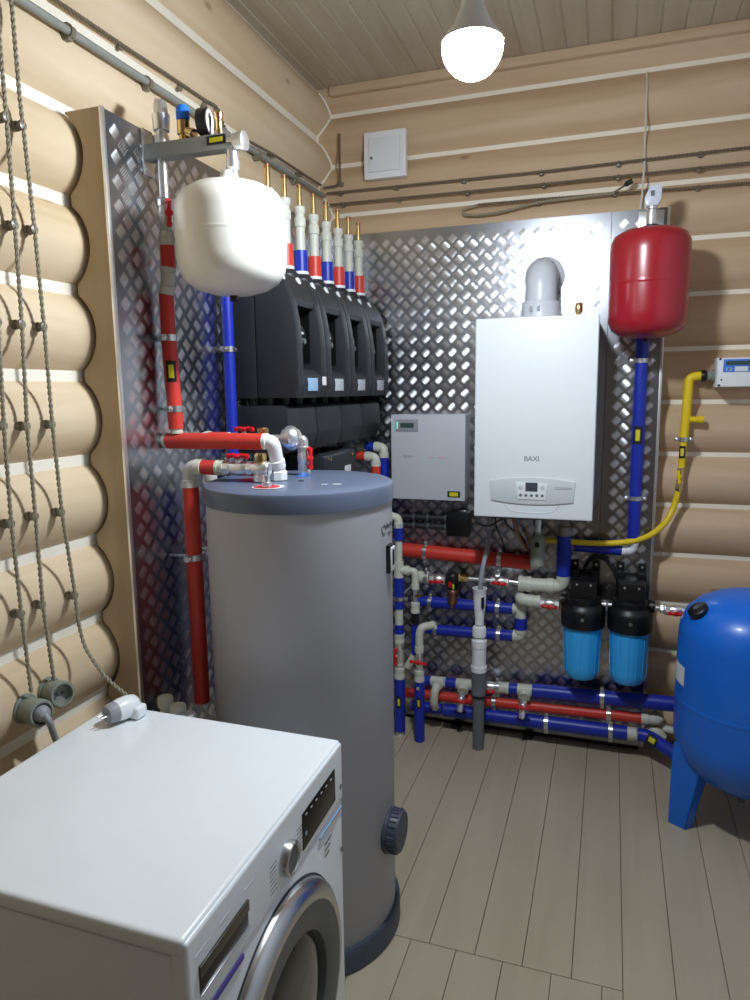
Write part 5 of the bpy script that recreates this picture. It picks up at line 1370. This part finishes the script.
for lab, line, kn_ in cords:
    c = T('twisted_cord', lab, 'cord', (CX, line[-1][0], line[-1][1]), 'twisted cords on the left log wall')
    pts = [(CX, y, z) for y, z in line]
    if 'white plug' in lab:
        pts += [(-1.285, -1.775, 0.98), (-1.20, -1.80, 0.915), (-1.125, -1.815, 0.886), (-1.094, -1.826, 0.8785)]
    twisted(pts, 0.0030, M_CORD, 'strands', c)
    for z in kn_:
        for (y0, z0), (y1, z1) in zip(line, line[1:]):
            if z1 <= z <= z0:
                y = y0 + (y1 - y0) * (z0 - z) / (z0 - z1 + 1e-9); break
        knob(c, (CX, y, z), (-1, 0, 0))
jb = T('junction_box', 'grey junction box at the top left corner where the twisted cords start', 'junction box', (-1.3, -1.93, 2.40))
for o_, lb_, (sy_, sz_), plug in ((0, 'grey-green round wall socket on the left with a grey plug in it', (-1.945, 0.885), True), (1, 'grey-green round wall socket on the right, empty', (-1.868, 0.897), False)):
    s_ = T('wall_socket', lb_, 'socket', (-1.325, sy_, sz_), 'round sockets above the washing machine')
    sx_ = V((0.93, -0.30, 0.12)).normalized() if not plug else V((0.95, -0.22, 0.05)).normalized()
    b0 = V((-1.328, sy_, sz_))
    MB().lathe([(0.036, 0), (0.036, 0.008), (0.030, 0.012)], b0, (1, 0, 0), 30).build('base', M_SOCK, s_)
    MB().lathe([(0.027, 0), (0.030, 0.004), (0.030, 0.048), (0.0325, 0.050), (0.0325, 0.066), (0.030, 0.070), (0.0255, 0.070), (0.0235, 0.052), (0, 0.050)], b0 + V((0.004, 0, 0)), sx_, 32).build('shell', M_SOCK, s_)
    if not plug:
        for k in (-1, 1):
            MB().lathe([(0.004, 0), (0.004, 0.001), (0, 0.0012)], b0 + sx_ * 0.054 + V((0.004, 0.008 * k, 0)), sx_, 10).build('contact', M_INKD, s_)
    else:
        pg = T('power_plug', 'grey plug pushed into the left round socket, its cable hanging down', 'plug', b0 + sx_ * 0.06)
        e0 = b0 + V((0.004, 0, 0)) + sx_ * 0.052
        MB().lathe([(0.016, 0), (0.020, 0.003), (0.020, 0.018), (0.016, 0.028), (0.009, 0.034), (0, 0.035)], e0, sx_, 20).build('plug_body', M_HOSE, pg)
        MB().tube([e0 + sx_ * 0.028, e0 + sx_ * 0.042 + V((0, 0, -0.012)), e0 + V((0.034, 0.014, -0.075)), (-1.222, -1.925, 0.70), (-1.225, -1.93, 0.30)], 0.0075, n=10, fillet=0.03).build('cable_sheath', M_HOSE, pg)
MB().box((-1.326, -1.99, 2.405), (-1.285, -1.888, 2.60), 0.006).build('casing', M_CONDUIT, jb)
MB().lathe([(0.03, 0), (0.03, 0.006), (0, 0.008)], (-1.285, -1.935, 2.50), (1, 0, 0), 20).build('lid', M_CONDUIT, jb)

# conduit and thin cord high on the left wall
cd = T('conduit', 'grey conduit clipped along the upper left log wall', 'conduit', (-1.3, -1.5, 2.53))
ctop = -1.312
MB().tube([(ctop, -4.0, 2.518), (ctop, -1.8, 2.528), (ctop, -0.6, 2.535), (ctop, 0.0, 2.54)], 0.0105, n=12, fillet=0.05).build('tube', M_CONDUIT, cd)
for y in (-2.3, -1.95, -1.628, -1.315, -0.98, -0.65, -0.32):
    zz = 2.529
    MB().lathe([(0.0110, -0.008), (0.015, -0.007), (0.015, 0.007), (0.0110, 0.008)], (ctop, y, zz), (0, 1, 0), 16).box((ctop - 0.025, y - 0.009, zz - 0.020), (ctop + 0.002, y + 0.009, zz + 0.020), 0.003).build('clip', M_CERAM, cd)
tcx = -1.352
tw = T('twisted_cord', 'thin brown twisted cord on knobs above the grey conduit, dropping behind the gauge', 'cord', (tcx, -1.2, 2.6))
twisted([(tcx, -4.0, 2.60), (tcx, -1.9, 2.605), (tcx, -1.37, 2.613), (tcx, -1.08, 2.620), (tcx, -0.93, 2.622), (-1.345, -0.875, 2.625), (-1.330, -0.870, 2.57), (-1.318, -0.872, 2.545)], 0.0036, M_CORDB, 'strands', tw)
for y in (-1.37, -1.08, -0.935, -1.85, -2.3):
    knob(tw, (tcx, y, 2.612), (-1, 0, 0), 0.03)
tw2 = T('twisted_cord', 'brown twisted cord along the left wall behind the brass riser tops', 'cord', (-1.34, -0.4, 2.6))
twisted([(-1.318, -0.862, 2.50), (-1.34, -0.70, 2.575), (-1.34, -0.45, 2.59), (-1.34, -0.10, 2.595), (-1.335, 0.02, 2.595)], 0.0036, M_CORDB, 'strands', tw2)
for y in (-0.70, -0.45, -0.18):
    knob(tw2, (-1.34, y, 2.59), (-1, 0, 0), 0.03)

BYC = 0.052
def back_cord(label, pts, knobs, m=M_CORDB, group='twisted cords along the back wall'):
    c = T('twisted_cord', label, 'cord', pts[0], group)
    twisted(pts, 0.0036, m, 'strands', c)
    for p in knobs:
        knob(c, p, (0, 1, 0), 0.034)
    return c
back_cord('upper of the two long brown cords on the back wall, under the white vent plate',
    [(-1.32, BYC, 2.565), (-0.325, BYC, 2.557), (0.485, BYC, 2.563), (1.0, BYC, 2.565)],
    [(-1.257, BYC, 2.564), (-0.98, BYC, 2.562), (-0.665, BYC, 2.559), (-0.325, BYC, 2.557), (-0.01, BYC, 2.559), (0.30, BYC, 2.562)])
back_cord('lower of the two long brown cords on the back wall, just above a caulk line',
    [(-1.31, BYC + 0.01, 2.515), (-0.312, BYC + 0.01, 2.508), (0.485, BYC + 0.01, 2.508), (1.0, BYC + 0.01, 2.51)],
    [(-1.247, BYC + 0.01, 2.514), (-0.97, BYC + 0.01, 2.512), (-0.65, BYC + 0.01, 2.510), (-0.315, BYC + 0.01, 2.508), (-0.01, BYC + 0.01, 2.508), (0.30, BYC + 0.01, 2.508)])
back_cord('short brown cord stub rising on the back wall left of the white vent plate',
    [(-1.335, BYC, 2.592), (-1.262, BYC, 2.594), (-1.250, BYC, 2.62), (-1.250, BYC, 2.822)], [(-1.252, BYC, 2.606)])
back_cord('sagging brown cord with a loose black end above the tread plate on the back wall',
    [(-0.60, 0.075, 2.452), (-0.668, 0.06, 2.436), (-0.66, 0.05, 2.412), (-0.60, 0.045, 2.402), (-0.50, 0.045, 2.405), (-0.335, 0.055, 2.435), (-0.022, 0.06, 2.443)],
    [(-0.335, 0.062, 2.436), (-0.022, 0.062, 2.444)], M_CORD)
back_cord('brown cord below the two long cords, running to the right edge',
    [(-0.60, 0.070, 2.452), (-0.34, 0.070, 2.450), (0.20, 0.068, 2.438), (0.485, 0.066, 2.434), (1.0, 0.066, 2.434)],
    [(0.30, 0.066, 2.437)])
be = T('cable_end', 'loose black cable end poking up from the sagging cord right of centre', 'cable', (-0.02, 0.05, 2.44))
MB().tube([(-0.022, 0.045, 2.443), (0.012, 0.04, 2.462), (0.02, 0.04, 2.467)], 0.0045, n=8).build('cable_sheath', M_CORDB, be)
MB().tube([(0.016, 0.04, 2.464), (0.024, 0.038, 2.469), (0.046, 0.036, 2.479)], [0.006, 0.011, 0.010], n=10).build('cap', M_RUBBER, be)
wcab = T('cable', 'thin white cable hanging straight down the back wall behind the red tank bracket', 'cable', (0.09, 0.05, 2.35))
MB().tube([(0.086, 0.115, 2.915), (0.087, 0.071, 2.84), (0.088, 0.071, 2.62), (0.09, 0.050, 2.53), (0.088, 0.05, 2.50), (0.086, 0.055, 2.42), (0.082, 0.06, 2.357)], 0.0042, n=8, fillet=0.04).build('cable_sheath', M_PPR, wcab)

# white vent plate
vt = T('vent_plate', 'square white ventilation valve plate high on the back log wall', 'vent', (-1.02, 0.06, 2.6))
mb = MB()
vx0, vx1, vz0, vz1 = -1.126, -0.926, 2.602, 2.806
MB().box((vx0, 0.040, vz0), (vx1, 0.079, vz1), 0.006).build('frame', M_WHITEPP, vt)
pl_ = MB().box((vx0 + 0.026, 0.030, vz0 + 0.028), (vx1 - 0.026, 0.0398, vz1 - 0.028), 0.004).build('damper', M_WHITELAB, vt)
MB().box((vx1 - 0.022, 0.036, vz0 + 0.012), (vx1 - 0.008, 0.0398, vz1 - 0.012), 0.002).build('rim', M_WHITEPP, vt)
MB().lathe([(0.006, 0), (0.006, 0.006), (0, 0.008)], (vx0 + 0.040, 0.030, 2.690), (0, -1, 0), 12).build('pin', M_INK, pl_)
